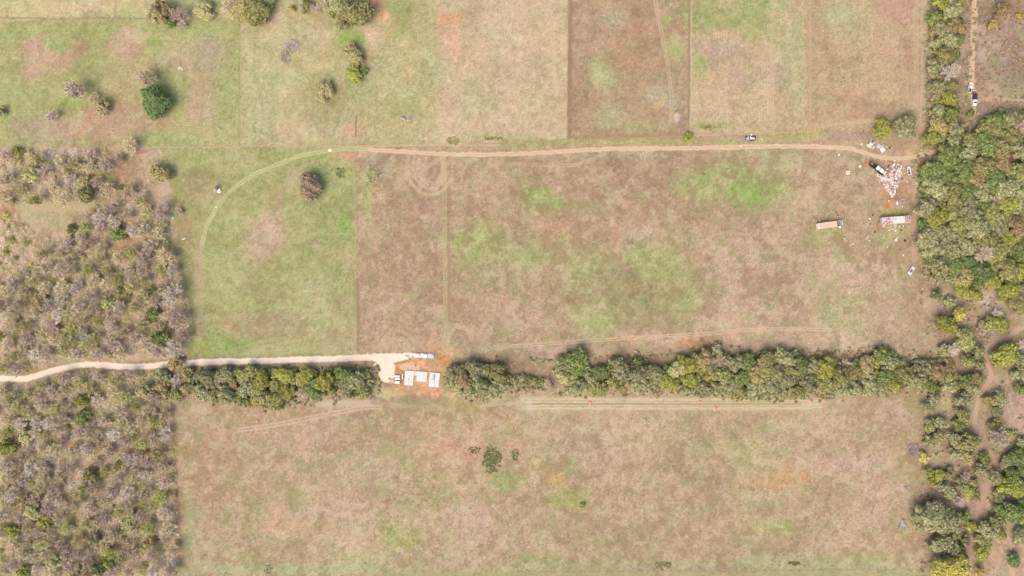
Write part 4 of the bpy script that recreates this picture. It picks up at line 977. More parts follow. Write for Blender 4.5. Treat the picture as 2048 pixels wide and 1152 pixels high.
# --- the orange-roofed trailer with its torn end
t = thing("house_trailer", 1661.3, 449.2, 7.6, "faded orange-roofed trailer with its right end torn open to the grey inside", "trailer", 2.9)
Lh, Wh = 13.2, 2.95; m = MB()
m.box((0, Wh/2-.05, 1.6), (Lh, .08, 2.3)); m.box((0, -Wh/2+.05, 1.6), (Lh, .08, 2.3)); m.box((-Lh/2, 0, 1.6), (.08, Wh-.2, 2.3)); m.box((Lh/2, 0, 1.45), (.08, Wh-.2, 2.0)); m.build("wall", M_peachl, t)
m = MB(); m.box((0,0,.5), (Lh-.3, Wh-.3, .14)); m.build("floor", M_grey, t)
m = MB(); n = 12; x1 = Lh/2-3.0; L_ = x1+Lh/2
for i in range(n):
    x0 = -Lh/2+L_*i/n; w = L_/n; m.mi = 2 if i == 0 else 0
    for s in (-1, 1): m.box((x0+w/2, s*Wh/4, 2.80), (w-.08, Wh/2, .07), rx=-s*.05)
    m.mi = 1; m.box((x0, 0, 2.83), (.10, Wh+.02, .1))
m.mi = 1; m.box((x1-L_/2, Wh/2, 2.77), (L_, .1, .1)); m.box((x1-L_/2, -Wh/2, 2.77), (L_, .1, .1))
m.build("roof", [M_peach, M_peachl, WD], t)
m = MB()
for i in range(6): m.box((x1+.35+.48*i, 0, 2.62), (.09, Wh-.1, .12), rz=.02*i)
m.box((x1+1.3, .6, 2.66), (2.6, .1, .08), rz=.1); m.box((Lh/2-.05, 0, 2.66), (.22, Wh, .14)); m.build("rafter", WD, t)
m = MB(); rr = random.Random(8)
for i in range(16): m.box((x1+rr.uniform(.2,2.8), rr.uniform(-1.2,1.2), .75+rr.uniform(0,.7)), (rr.uniform(.3,.9), rr.uniform(.3,.8), rr.uniform(.1,.5)), rz=rr.uniform(0,3), rx=rr.uniform(-.3,.3))
m.build("torn_insulation", M_grey, t)
m = MB(); m.box((Lh/2-1.6, -Wh/2-.35, 2.4), (1.0, .8, .05), rz=.2, rx=.5); m.build("loose_panel", W8, t)
m = MB(); m.box((Lh/2-2.7, 0, 2.70), (.3, Wh-.3, .05)); m.build("tar_strip", M_dark, t)
for x in (-4, -.5, 2.5):
    m = MB(); m.box((x, -Wh/2, 1.75), (1.0, .1, .7)); w_ = m.build("window", WD, t)
    m = MB(); m.box((x, -Wh/2-.05, 1.75), (.84, .04, .56)); m.build("pane", M_glass, w_)
for y in (-1.2, 1.2):
    for x in (-.6, .6):
        m = MB(); m.torus((x, y, .38), .27, .12, 14, 6, 'Z'); o = m.build("wheel", M_black, t)
        for v in o.data.vertices: v.co = Vector((v.co.x, y+(v.co.z-.38), .38+(v.co.y-y)))

# --- wrecked truck trailer by the debris
t = thing("cargo_trailer", 1755.5, 336.8, -38.5, "wrecked cargo trailer with dark slatted front deck and torn white box behind", "trailer", 1.4)
m = MB(); m.box((0, 0, .7), (9.8, 2.2, .2)); m.box((-4.3, 0, .75), (1.4, 1.5, .3)); m.build("chassis", M_dark, t)
m = MB(); 
for i in range(9): m.box((-4.0+.36*i, 0, .95), (.2, 2.3, .12))
m.box((-2.6, 1.15, 1.15), (3.2, .09, .5)); m.box((-2.6, -1.15, 1.15), (3.2, .09, .5)); m.build("deck", M_dark, t)
m = MB(); m.box((-3.9, .35, 1.15), (1.6, 1.5, .35), bev=.12); m.build("tarpaulin", M_green, t)
m = MB(); rr = random.Random(4)
for i in range(9):
    x = -.7+.62*i; m.mi = 0 if i % 4 != 3 else 1
    m.box((x, rr.uniform(-.1,.1)+.1, 1.95+rr.uniform(-.12,.1)), (.66, 2.15-.06*i, .06), rx=rr.uniform(-.07,.07), ry=rr.uniform(-.08,.08))
m.build("roof", [W8, M_wrap], t)
m = MB(); m.box((1.8, -1.1, 1.4), (5.0, .07, 1.1)); m.box((1.6, 1.12, 1.4), (4.4, .07, 1.1)); m.box((-.95, 0, 1.4), (.07, 2.1, 1.1)); m.build("wall", M_dark, t)  # shade on the white box's lower-left side is put into the dark wall colour
for x in (1.4, 2.4, -3.0):
    for y in (-1.15, 1.15):
        m = MB(); m.torus((0, 0, 0), .34, .13, 14, 6, 'Z'); o = m.build("wheel", M_black, t, (x, y, .45)); o.rotation_euler = (math.pi/2, 0, 0)
m = MB(); m.box((-5.2, .3, .6), (1.0, .14, .14)); m.build("tow_bar", M_rust, t)
for i, (a, b, lab) in enumerate([(1741.8,326.2,"upper pale drum at the nose of the wrecked cargo trailer"),(1742.2,330,"lower pale drum at the nose of the wrecked cargo trailer")]):
    m = MB(); m.tube([(0,0,0),(0,0,.28),(0,0,.32),(0,0,.6),(0,0,.64),(0,0,.85)], [.28,.28,.3,.28,.3,.28], 14); one(m, "drum", WD, a, b, 0, lab, "drum")

# --- small open boat
t = thing("boat", 1816.6, 342, 100, "small white open boat with dark inside and pale seats near the forest edge", "boat")
def hullring(x, w, z, n=14):
    return [(x, w*math.cos(math.pi*j/(n-1)), z-(z-.05)*math.sin(math.pi*j/(n-1))**.8 if 0 else z*(1-math.sin(math.pi*j/(n-1)))**1.0+.05) for j in range(n)]
st = [(-2.15,.72,.75),(-1.4,.86,.75),(-.4,.92,.76),(.7,.86,.8),(1.5,.66,.86),(2.0,.38,.92),(2.3,.06,.97)]
m = MB(); m.loft([hullring(x, w, z) for x, w, z in st], cap=False, wrap=False); m.box((-2.15,0,.4),(.06,1.4,.7)); m.build("hull", W8, t)
m = MB()
for s in (-1, 1): m.tube([(x, s*w, z+.06) for x, w, z in st], .14, 6)
m.tube([(-2.15,-.72,.81),(-2.15,.72,.81)], .14, 6); m.box((1.75,0,.93),(.75,.75,.08), bev=.02); m.build("gunwale", W8, t)
m = MB(); m.box((-.35, 0, .42), (3.3, 1.35, .05)); m.build("cockpit_floor", M_dark, t)
for x, y, sx_, sy_ in ((.75,.1,.6,.75),(-.35,-.3,.45,.45),(-.4,.36,.4,.4)):
    m = MB(); m.box((x,y,.6),(sx_,sy_,.3), bev=.06); m.build("seat", WD, t)
m = MB(); m.box((-1.55,.15,.62),(.6,.8,.3), bev=.05); m.build("engine_cover", M_grey, t)

# --- road vehicles
def wheels(t, xs, hw, r=.38, w=.26):
    for x in xs:
        for s in (-1, 1):
            m = MB(); m.tube([(0,-w/2,0),(0,w/2,0)], r, 18); o = m.build("wheel", M_black, t, (x, s*hw, r))
            m = MB(); m.tube([(0,-w/2-.015,0),(0,w/2+.015,0)], r*.55, 12); m.build("rim", M_pipe, o)
t = thing("pickup_truck", 1940.9, 174.6, 78, "white pickup truck with an open bed parked beside the dirt track", "pickup truck", .9)
def ring(x, hw, z0, z1, c=.12): return [(x,-hw,z0),(x,-hw,z1-c),(x,-hw+c,z1),(x,hw-c,z1),(x,hw,z1-c),(x,hw,z0)]
m = MB(); m.loft([ring(2.7,.78,.5,.85),ring(2.6,.9,.45,1.0),(ring(1.5,.97,.4,1.12)),ring(.0,.98,.4,1.12),ring(-.5,.98,.4,1.12)]); m.build("body", W8, t)
m = MB(); m.loft([ring(1.35,.86,1.1,1.16,.05),ring(.75,.76,1.1,1.75),ring(-.35,.76,1.1,1.78),ring(-.55,.8,1.1,1.5)]); cb = m.build("cab", W8, t)
m = MB(); m.quad((1.42,-.74,1.2),(1.42,.74,1.2),(.83,.62,1.74),(.83,-.62,1.74)); m.build("windshield", M_glass, cb)
m = MB()
for s in (-1, 1): m.quad((1.0,s*.87,1.22),(-.35,s*.87,1.22),(-.3,s*.79,1.62),(.72,s*.79,1.62))
m.build("side_window", M_glass, cb)
m = MB()
for s in (-1, 1): m.box((-1.65, s*.93, .85), (2.2, .12, .6))
m.box((-2.75, 0, .85), (.1, 1.95, .6)); m.build("bed_wall", W8, t)
m = MB(); m.box((-1.65,0,.6),(2.15,1.72,.06)); m.build("bed_floor", M_dark, t)
m = MB(); m.box((-1.1,.1,.85),(.7,.8,.4),rz=.2); m.build("bed_cargo", M_grey, t)
for s in (-1, 1):
    m = MB(); m.box((2.66, s*.68, .78), (.1,.3,.16)); m.build("headlight", M_pipe, t)
    m = MB(); m.box((1.1, s*1.06, 1.2), (.12,.18,.16)); m.build("mirror", W8, t)
wheels(t, (1.75,-1.75), .86)
t = thing("flatbed_truck", 1949.9, 201, -94, "white flatbed truck with a dark empty deck facing down the dirt track", "truck", 1.0)
m = MB(); m.loft([ring(2.75,.85,.55,1.0),ring(2.55,1.02,.5,1.2),ring(1.3,1.08,.45,1.3),ring(.6,1.08,.45,1.3),ring(-.3,1.08,.5,1.3)]); m.build("body", W8, t)
m = MB(); m.loft([ring(1.45,.95,1.28,1.34,.05),ring(.85,.86,1.28,1.98),ring(-.2,.86,1.28,2.0),ring(-.35,.88,1.28,1.7)]); cb = m.build("cab", W8, t)
m = MB(); m.quad((1.53,-.82,1.38),(1.53,.82,1.38),(.92,.72,1.95),(.92,-.72,1.95)); m.build("windshield", M_glass, cb)
m = MB(); m.box((-2.0,0,.95),(3.1,2.1,.14)); m.build("deck", M_dark, t)
m = MB()
for i in range(5): m.box((-3.3+.62*i,0,1.04),(.12,2.0,.05))
m.box((-.48,0,1.35),(.08,2.0,.75)); m.build("headache_rack", M_dark, t)
for s in (-1, 1):
    m = MB(); m.box((2.68, s*.72, .85), (.1,.3,.18)); m.build("headlight", M_pipe, t)
    m = MB(); m.box((1.15, s*1.18, 1.4), (.12,.2,.3)); m.build("mirror", W8, t)
wheels(t, (1.75,-1.7), .92, .42)
t = thing("utility_trailer", 1948, 186, -92, "small rusty brown utility trailer behind the white flatbed truck", "trailer", .7)
m = MB(); m.box((0,0,.5),(2.4,1.7,.1)); m.build("deck", M_rust, t)
m = MB(); m.box((-1.15,0,.85),(.1,2.0,.45)); m.build("tailgate", W8, t)
m = MB(); m.box((1.7,.2,.45),(1.4,.1,.1),rz=.1); m.box((1.7,-.2,.45),(1.4,.1,.1),rz=-.1); m.build("tow_bar", M_dark, t)
m = MB(); m.box((-.4,.2,.75),(.7,.6,.4),rz=.3,bev=.08); m.box((.3,-.3,.7),(.5,.5,.3),rz=.8,bev=.08); m.build("cargo", M_grey, t)
wheels(t, (0,), .98, .3, .2)

t = thing("junk_trailer", 1501.3, 277, 2, "low trailer heaped with crumpled white junk above the dirt track", "trailer", .8)
m = MB(); m.box((0,0,.5),(5.4,2.2,.12)); m.build("deck", M_dark, t)
m = MB(); m.box((-2.68,0,.9),(.12,2.3,.75)); m.box((0,1.12,.75),(5.4,.08,.4)); m.box((0,-1.12,.75),(5.4,.08,.4)); m.build("rail", M_dark, t)
m = MB(); rr = random.Random(14)
for i in range(34):
    m.mi = rr.choice((0,0,1,2)); m.box((rr.uniform(-2.4,2.4), rr.uniform(-.9,.9), rr.uniform(.75,1.15)), (rr.uniform(.4,1.3), rr.uniform(.25,.7), rr.uniform(.05,.3)), rz=rr.uniform(0,3.1), rx=rr.uniform(-.4,.4), ry=rr.uniform(-.4,.4))
m.build("junk_heap", [W8, WD, M_grey], t); wheels(t, (-.4,.5), 1.2, .32, .2)

def scrap(px, py, sx_, sy_, rz_, material, label, cat="scrap", name="scrap_sheet", seed=None, hgt=.25):
    rr = random.Random(seed if seed is not None else int(px*7+py)); m = MB(); n = rr.randint(2, 4)
    for i in range(n):
        m.box((rr.uniform(-.12,.12)*sx_, rr.uniform(-.12,.12)*sy_, .1+hgt*i/n), (sx_*rr.uniform(.6,1), sy_*rr.uniform(.6,1), .05), rz=rr.uniform(-.3,.3), rx=rr.uniform(-.15,.15), ry=rr.uniform(-.15,.15))
    return one(m, name, material, px, py, rz_, label, cat)
# white truck shell and neighbours above the track
t = thing("truck_bed", 1742.6, 287.6, 60, "white stripped truck bed lying above the dirt track at right", "truck bed", .5)
m = MB(); m.box((0,.92,.5),(4.3,.14,.7)); m.box((0,-.92,.5),(4.3,.14,.7)); m.box((-2.1,0,.5),(.14,1.8,.7)); m.box((.1,0,.62),(.5,1.8,.4)); m.build("side_wall", W8, t)
m = MB(); m.box((0,0,.2),(4.2,1.8,.08)); m.build("bed_floor", WD, t)
m = MB(); m.box((1.3,.1,.36),(1.2,.9,.3),rz=.3); m.box((1.6,-.3,.5),(.6,.5,.3),rz=1); m.build("bed_cargo", M_grey, t)
scrap(1737.5,291.5,2.4,1.1,-20,WD,"white panel leaning at the lower left corner of the truck bed","panel")
scrap(1747,295.5,1.9,.9,35,M_sidw,"grey-white sheet between the truck bed and the tilted pallet","panel")
m = MB()
for i in range(6): m.box((-.95+.38*i,0,.2),(.24,1.4,.05))
for y in (-.6,0,.6): m.box((0,y,.1),(2.1,.1,.12))
one(m, "pallet", WD, 1756.4, 292.6, 42, "tilted pale pallet between the truck bed and the square white panel", "pallet")
m = MB(); m.box((0,0,.32),(2.15,2.0,.16),bev=.04); m.box((0,0,.12),(1.8,1.7,.24)); one(m, "panel", W8, 1765, 300, 38, "square white panel at the dirt track's edge above the wrecked trailer", "panel")
m = MB(); m.box((0,0,.12),(2.2,1.3,.12)); m.box((.2,0,.22),(1.6,1.1,.06),rz=.1); one(m, "panel", M_sidw, 1761.5, 294.5, 38, "grey flat panel just above the square white panel", "panel")
scrap(1773.2,293.8,.5,.5,0,W8,"small white lump right of the square white panel","scrap","scrap_lump")
scrap(1722.4,288.6,1.2,.6,20,M_peachl,"pinkish board left of the white truck bed","board","board")
scrap(1765.5,290.5,.4,.5,60,WD,"small pale chip between pallet and grey flat panel","scrap","scrap_lump")
# square covers in the grass
m = MB(); m.box((0,0,.2),(1.7,1.75,.4),bev=.05); m.mi = 1; m.box((-.1,0,.44),(.8,.7,.1),bev=.02); one(m, "well_cover", [W8, M_pipe], 1695.8, 345.3, 3, "largest of the three white square covers in the grass left of the debris", "cover")
m = MB(); m.box((0,0,.15),(1.15,1.15,.3),bev=.05); m.mi=1; m.box((0,0,.33),(.2,.2,.08)); one(m, "well_cover", [W8, M_pipe], 1720.2, 332.6, 45, "white square cover turned on its corner left of the wrecked trailer", "cover")
m = MB(); m.box((0,0,.2),(.9,.9,.4),bev=.06); m.mi=1; m.box((0,0,.43),(.2,.2,.08)); one(m, "well_cover", [W8, M_pipe], 1677.6, 309.7, 15, "smallest white square cover just below the dirt track", "cover")
# white frame near the forest
t = thing("boat_trailer", 1822.6, 541.6, 57, "white metal boat trailer frame standing by the forest edge", "trailer", .4)
m = MB(); m.box((0,.8,.5),(4.4,.28,.16)); m.box((0,-.8,.5),(4.4,.28,.16))
for x in (-2.1,-1.2,.9,2.1): m.box((x,0,.52),(.3 if abs(x) > 2 else .16,1.7,.14))
m.build("frame", W8, t)
m = MB(); m.box((-1.7,0,.56),(.7,1.2,.12)); m.box((1.55,.1,.56),(.8,1.1,.12)); m.build("deck_panel", WD, t)
m = MB(); m.box((.2,.3,.62),(1.6,.16,.12),rz=.2); m.box((.1,-.2,.62),(1.5,.16,.12),rz=-.1); m.build("bunk_rail", M_pipe, t)
wheels(t, (-.3,), 1.0, .32, .2)

# --- the debris heap
PILE = [(1787,327),(1795,326),(1799,331),(1800,340),(1799,352),(1797,362),(1794,376),(1790,388),(1784,392),(1777,386),(1772,372),(1764,362),(1757,354),(1754,349),(1764,350),(1772,355),(1779,352),(1782,340),(1784,332)]
R = random.Random(77); m = MB(); tries = 0; cnt = 0
while cnt < 2100 and tries < 30000:
    tries += 1; x = R.uniform(1748,1806); y = R.uniform(322,396); d = poly_sdf(np.array([x]), np.array([y]), PILE)[0]
    if d > 0 and R.random() > math.exp(-d/2.2)*.35: continue
    if d > 6: continue
    p = P(x, y); h_ = max(0, min(.7, -d*.16)); m.mi = R.choices(range(7), [2.6,3.8,2.6,1.4,1.0,1.6,3.2])[0]; s_ = R.uniform(.12,.55) if R.random() < .85 else R.uniform(.5,1.0)
    m.box((p.x, p.y, .05+h_*R.random()+.02), (s_, s_*R.uniform(.3,.9), R.uniform(.02,.14)), rz=R.uniform(0,3.1), rx=R.uniform(-.45,.45), ry=R.uniform(-.45,.45)); cnt += 1
pile = m.build("debris_pile", [W8, M_peachl, M_peach, M_wrap, M_rust, M_grey, M_concp]); tag(pile, "sprawling heap of white and orange rubbish fragments between the wrecked trailer and the boat", "rubble", kind="stuff")
for px, py, a, b, mt, lab in [(1802.8,333.2,.8,.7,W8,"upper white square bag right of the rubbish heap"),(1801.8,336.8,.7,.6,W8,"lower white square bag right of the rubbish heap"),(1806.8,336.7,.6,.6,WD,"white bag between the rubbish heap and the boat"),
   (1798,343.2,1.3,1.0,W8,"large white sheet on the right arm of the rubbish heap"),(1797.5,340.5,1.0,1.6,W8,"upright white sheet on the upper right of the rubbish heap"),(1785.5,336.4,1.2,.8,M_wrap,"pale lilac sheet on the upper left of the rubbish heap"),
   (1783.5,333.6,1.0,.5,WD,"white board at the upper left corner of the rubbish heap"),(1774,338.6,1.0,.6,M_peachl,"pale board between wrecked trailer and rubbish heap"),(1776,354,1.2,.6,M_wrap,"lilac plastic sheet at the tail of the wrecked trailer"),
   (1802,344.5,.5,.4,W8,"single white chip right of the rubbish heap's middle"),(1814.4,363.6,.7,.4,M_peachl,"pale orange chip below the boat"),(1745.5,344.3,.4,.4,WD,"white chip left of the wrecked trailer"),(1808.3,346.8,.4,.4,M_peachl,"tiny pale chip left of the boat's stern"),
   (1833.8,363.8,.6,1.1,M_sidw,"upper grey-white scrap at the forest edge below the boat"),(1832,367.3,.7,.6,WD,"lower left white scrap at the forest edge below the boat"),(1834.6,368.6,.5,.5,M_peachl,"lower right pale scrap at the forest edge below the boat"),
   (1777.5,401.8,.9,.6,W8,"white chunk on the orange soil below the rubbish heap"),(1804.6,413.8,.6,.6,M_peachl,"peach chunk right of the grassy strip above the mobile home"),(1739.2,437.8,1.0,.6,W8,"white lump between the two trailers"),
   (1733.2,477,.8,.6,M_peachl,"bent white scrap left below the mobile home"),(1735.4,473.5,.3,1.0,WD,"thin white strip left below the mobile home"),(1738.8,481.4,.6,.6,M_peachl,"peach lump left below the mobile home"),
   (1774.8,494,.8,.6,M_peachl,"pinkish lump below the mobile home's left end"),(1777.6,461,.6,.9,M_peachl,"peach block below the mobile home's middle"),(1790.5,461.3,1.2,.7,W8,"white triangle of sheet below the mobile home's porch"),
   (1799,452.8,.9,.6,WD,"pale scrap right of the porch under the mobile home"),(1806.5,452.4,1.3,.3,M_peachl,"long pale strip below the mobile home's right half"),(1806,510,.7,.6,W8,"white lump in the grass above the white boat trailer"),
   (1688.6,477.2,.5,.5,W8,"white lump below the orange-roofed trailer"),(1704.5,488,1.6,1.0,M_sidw,"grey-white crumpled sheet in the grass below the orange-roofed trailer"),(1700,491,.7,.4,M_peachl,"pale strip beside the crumpled sheet below the orange-roofed trailer"),
   (1639.2,441.4,.7,.5,WD,"pale chip above the orange-roofed trailer's left end"),(1502.8,269.9,1.0,.7,W8,"white lump just above the junk trailer"),(1511.2,268.8,.5,.6,WD,"pale chip above the junk trailer's right end"),(1524.9,279.5,.8,.4,W8,"white chip right of the junk trailer"),(1522.7,277,.5,.4,WD,"duller chip just above the white one right of the junk trailer"),(1520.5,269.6,.4,.5,M_peachl,"tiny peach chip highest to the right of the junk trailer"),
   (1481.8,292.4,1.0,.5,M_peachl,"pale chip on the dirt track below the junk trailer"),(368,477.5,1.5,.6,W8,"white board in the grass right of the left wood"),(298,480.3,1.6,.8,W8,"white broken chair shape in the left wood clearing"),(336.5,350,1.6,1.0,M_peachl,"pale pink sheet at the foot of the brown-olive tree by the wood"),
   (432.5,414.5,.7,.6,W8,"white lump beside the green curving track"),(401,300.6,.6,.5,WD,"white chip below the fence line at the green field's corner"),(742,738.5,.6,.6,W8,"white rag on the bushes left of the gravel pad"),(750.5,728.5,2.0,.8,M_peachl,"pale cream sheet at the hedge top left of the gravel pad"),
   (965,811.5,.7,.6,W8,"white marker at the start of the mown strip"),(1457,340.6,.6,.5,WD,"white speck in the green patch of the middle field"),(1482,291.4,.5,.3,M_peachl,"small peach fleck on the dirt track's middle"),(1931,168.6,.4,.4,WD,"white speck left of the parked pickup truck")]:
    scrap(px, py, a, b, (px*13) % 90, mt, lab)
m = MB(); m.box((0,0,.35),(1.0,2.2,.7),bev=.08); m.mi = 1; m.box((0,.75,.74),(.7,.7,.04)); m.mi = 2; m.box((-.45,-.1,.78),(.5,2.0,.05),ry=.1); one(m, "waste_bin", [M_teal, M_black, W8], 1790.4, 383.6, -4, "teal bin with dark mouth and white sheet at the rubbish heap's lower tip", "bin")
m = MB(); rings = []
for zz, r_ in ((-1.0,.1),(-.8,.32),(-.2,.42),(.4,.36),(.9,.16),(1.15,.03)):
    rings.append([(r_*math.cos(a*math.pi/5), zz, .4+r_*math.sin(a*math.pi/5)) for a in range(10)])
m.loft(rings); one(m, "gas_tank", W8, 1793.6, 406.3, 2, "white teardrop-shaped tank above the grassy strip", "tank")
t = thing("bed_frame", 1804, 402.5, 28, "grey metal frame heap right of the white teardrop tank", "metal frame")
m = MB()
for y in (-.8,.8): m.box((0,y,.35),(3.0,.1,.1))
for x in (-1.4,-.5,.5,1.4): m.box((x,0,.35),(.1,1.6,.1))
m.box((.2,.9,.45),(1.6,.2,.1),rz=.1); m.build("rail", WD, t)
m = MB(); m.box((0,-.2,.2),(1.6,1.0,.2),rz=.5,bev=.04); m.build("wire_tangle", M_grey, t)
t = thing("satellite_dish", 1790.3, 481.3, 20, "grey-white round dish lying in the grass below the mobile home", "dish")
m = MB(); m.loft([[(r_*math.cos(a*math.pi/8), r_*math.sin(a*math.pi/8), z_) for a in range(16)] for r_, z_ in ((.2,.12),(.75,.3),(1.0,.6),(.96,.6),(.7,.33),(.1,.2))]); m.build("dish", M_sidw, t)
m = MB(); m.tube([(0,0,.1),(.9,1.0,.7)], .07, 6); m.box((.9,1.1,.7),(.8,.5,.12),rz=.4); m.build("feed_arm", W8, t)
m = MB(); m.box((0,0,.05),(1.5,.12,.1)); m.box((-.1,-.5,.05),(1.2,.12,.1),rz=.05); m.box((.3,.3,.05),(1.5,.1,.1),rz=-.03); one(m, "plank", M_sidw, 1764, 462.5, 0, "pale planks laid side by side below the mobile home's left end", "planks")
m = MB(); m.tube([(-1.6,0,.12),(1.6,.1,.12)], .09, 6); one(m, "pole", M_peachl, 1783, 459.3, 2, "pale pole lying below the mobile home's porch", "pole")
m = MB(); m.torus((0,0,.25),.55,.2,14,6); m.mi=1; m.box((.5,-.5,.2),(.6,.4,.3)); one(m, "barrel_hoop", [M_concp, M_peachl], 1767, 451.8, 0, "pinkish hoop with a block at the mobile home's lower left corner", "hoop")
m0 = None
for i, (px, py, s_, lab) in enumerate([(1745.8,430.2,1.1,"tyre above left of the mobile home"),(1740.4,448.2,.9,"tyre left of the mobile home's lower corner"),(1749.4,464.2,1.15,"tyre lying below left of the mobile home"),(1809.6,481.5,1.5,"large black tyre in the grass below the mobile home's right end"),(1823.3,471.5,.9,"tyre at the grass edge right below the mobile home"),(1801.8,460.7,1.1,"tyre below right of the mobile home's porch"),
      (1776.2,333,1.1,"tyre between wrecked trailer and rubbish heap"),(1776.5,331,.9,"small tyre just above the tyre between trailer and heap"),(1779.2,295.9,1.2,"dark tyre right of the square white panel"),(1828,356,1.0,"tyre below right of the boat"),(1803.6,357,1.1,"tyre right of the rubbish heap's middle"),(1672.3,425.3,1.0,"left tyre above the orange-roofed trailer"),(1675.5,430.2,1.1,"right tyre above the orange-roofed trailer"),(1739.2,292.9,.9,"dark tyre under the white truck bed"),(1832.5,730.8,.01,"")]):
    if s_ < .1: continue
    if m0 is None:
        q = MB(); q.torus((0,0,.14),.28,.14,18,8); m0 = q.mesh("tyre", M_black)
    o = bpy.data.objects.new("tyre", m0); col.objects.link(o); p = P(px, py); o.location = p; o.scale = (s_,)*3; o.rotation_euler = (R.uniform(-.1,.1), R.uniform(-.1,.1), 0); tag(o, lab, "tyre", "old tyres lying in the grass")

# --- building site
def slab(name, c, label, cat="foundation slab", z0=.42, mt=None):
    """c = four corners in photo pixels"""
    pts = [P(x, y, z0) for x, y in c]; cen = sum(pts, Vector())/4; cen.z = 0
    root = tag(empty(name, cen), label, cat); loc = [(p-cen) for p in pts]
    m = MB(); lo = [Vector((p.x, p.y, -.02)) for p in loc]; up = [Vector((p.x, p.y, z0)) for p in loc]
    m.loft([[*lo], [*up]]); m.build("concrete_pad", mt or M_conc, root)
    m = MB()
    for i in range(4):
        a = Vector((loc[i].x, loc[i].y, 0)); b = Vector((loc[(i+1)%4].x, loc[(i+1)%4].y, 0)); mid = (a+b)/2; n_ = mid.normalized()*.05; d_ = b-a
        m.box((mid.x+n_.x, mid.y+n_.y, z0/2-.01), (d_.length+.1, .05, z0-.03), rz=math.atan2(d_.y, d_.x))
    m.build("form_board", M_form, root); return root, loc
def inner(loc, u, v, z):  # u left-right, v top-bottom in 0..1
    a = loc[0].lerp(loc[1], u); b = loc[3].lerp(loc[2], u); p = a.lerp(b, v); return Vector((p.x, p.y, z))
r1, l1 = slab("foundation_slab", [(810.6,741.2),(828.4,742.5),(825.6,771.2),(808.1,770)], "leftmost white foundation slab with grey stub pipes, next to three wrapped stacks")
r2, l2 = slab("foundation_slab", [(834,742.6),(854.7,744),(853.1,764),(832.8,762.5)], "squarish middle white foundation slab, shortest of the three")
r3, l3 = slab("foundation_slab", [(860,744.4),(880,746),(877.5,775),(857.2,773)], "rightmost white foundation slab split by a grey line")
r4, l4 = slab("small_slab", [(829,742.8),(833.7,743),(833.6,750.8),(828.8,750.6)], "small pinkish concrete slab joining the left and middle slabs", z0=.3, mt=M_concp)
rr = random.Random(6)
def pipes(root, loc, spots, r_=.09):
    for u, v in spots:
        p = inner(loc, u, v, .42); m = MB(); m.tube([p, p+Vector((0,0,.35))], r_, 8); m.build("stub_pipe", M_pipe, root)
def chalk(root, loc, segs, w=.08, mt=None, name="wall_plate", z=.46, h=.08):
    for u0, v0, u1, v1 in segs:
        a = inner(loc, u0, v0, z); b = inner(loc, u1, v1, z); d = b-a; m = MB(); m.box((a+b)/2, (d.length, w, h), rz=math.atan2(d.y, d.x)); m.build(name, mt or M_pipe, root)
pipes(r1, l1, [(.42,.38),(.44,.5),(.28,.56),(.2,.55),(.46,.6),(.36,.72),(.34,.78),(.62,.42)]); chalk(r1, l1, [(.5,.45,.5,.97),(.5,.78,.9,.78),(.43,.6,.56,.6)], .07)
pipes(r2, l2, [(.66,.34),(.72,.32),(.3,.55),(.35,.62),(.58,.52),(.72,.7),(.25,.2)])
chalk(r3, l3, [(.5,.08,.52,.98),(.1,.5,.5,.5)], .12); chalk(r3, l3, [(.46,.12,.46,.5)], .38, M_pipe, "bundled_conduit", .5, .16)
pipes(r3, l3, [(.3,.2),(.26,.3),(.3,.42),(.2,.62),(.3,.75),(.36,.68),(.22,.85),(.4,.3)])
chalk(r3, l3, [(.5,.01,.99,.99-.98)], .05, M_form); chalk(r3, l3, [(.52+.48*i/7,.005,.52+.48*i/7+.01,.03) for i in range(7)], .1, M_pipe, "anchor_bolt")
for i, (cx_, cy_, w_, h_, lab) in enumerate([(794.1,752.7,2.75,1.15,"top of the three white wrapped stacks left of the slabs"),(794.8,758,2.8,1.05,"middle of the three white wrapped stacks left of the slabs"),(794.4,764.8,2.5,1.4,"bottom of the three white wrapped stacks left of the slabs")]):
    t = thing("wrapped_stack", cx_, cy_, -2, lab, "wrapped stack", .8, "white wrapped stacks left of the slabs")
    m = MB(); m.box((0,0,.48),(w_,h_,.66),bev=.06); m.build("wrapping", M_wrap, t)
    m = MB(); m.box((0,0,.84),(w_-.12,h_-.1,.05)); m.box((w_/2-.15,.05,.88),(.3,h_-.2,.04),ry=.2); m.build("cover_sheet", W8, t)
    m = MB()
    for x in (-w_/3,0,w_/3): m.box((x,0,.07),(.12,h_,.12))
    m.build("bearer", M_wood, t)
    m = MB()
    for x in (-w_/4,w_/4): m.box((x,0,.885 if 0 else .872),(.06,h_-.05,.02))
    m.build("strap", M_blue if i == 0 else M_wrap, t)
m = MB(); m.box((0,0,.25),(.45,2.5,.5),bev=.05); m.mi=1; m.box((-.4,-.3,.1),(.3,1.0,.2)); one(m, "lumber_stack", [W8, M_wood], 805.2, 753, -2, "narrow white stack between wrapped stacks and leftmost slab", "lumber")
for i, (px, py, lab) in enumerate([(778.5,757.5,"leftmost loose pallet on the gravel pad's lower corner"),(783.2,759.2,"right loose pallet beside the wrapped stacks"),(780.5,764.6,"lowest loose pallet below the gravel pad's corner")]):
    m = MB(); 
    for k in range(5): m.box((-.5+.25*k,0,.17),(.14,1.1,.04))
    for y in (-.45,0,.45): m.box((0,y,.08),(1.15,.1,.12))
    one(m, "pallet", M_wood, px, py, 20*i-8, lab, "pallet", "wooden pallets on the gravel pad corner")
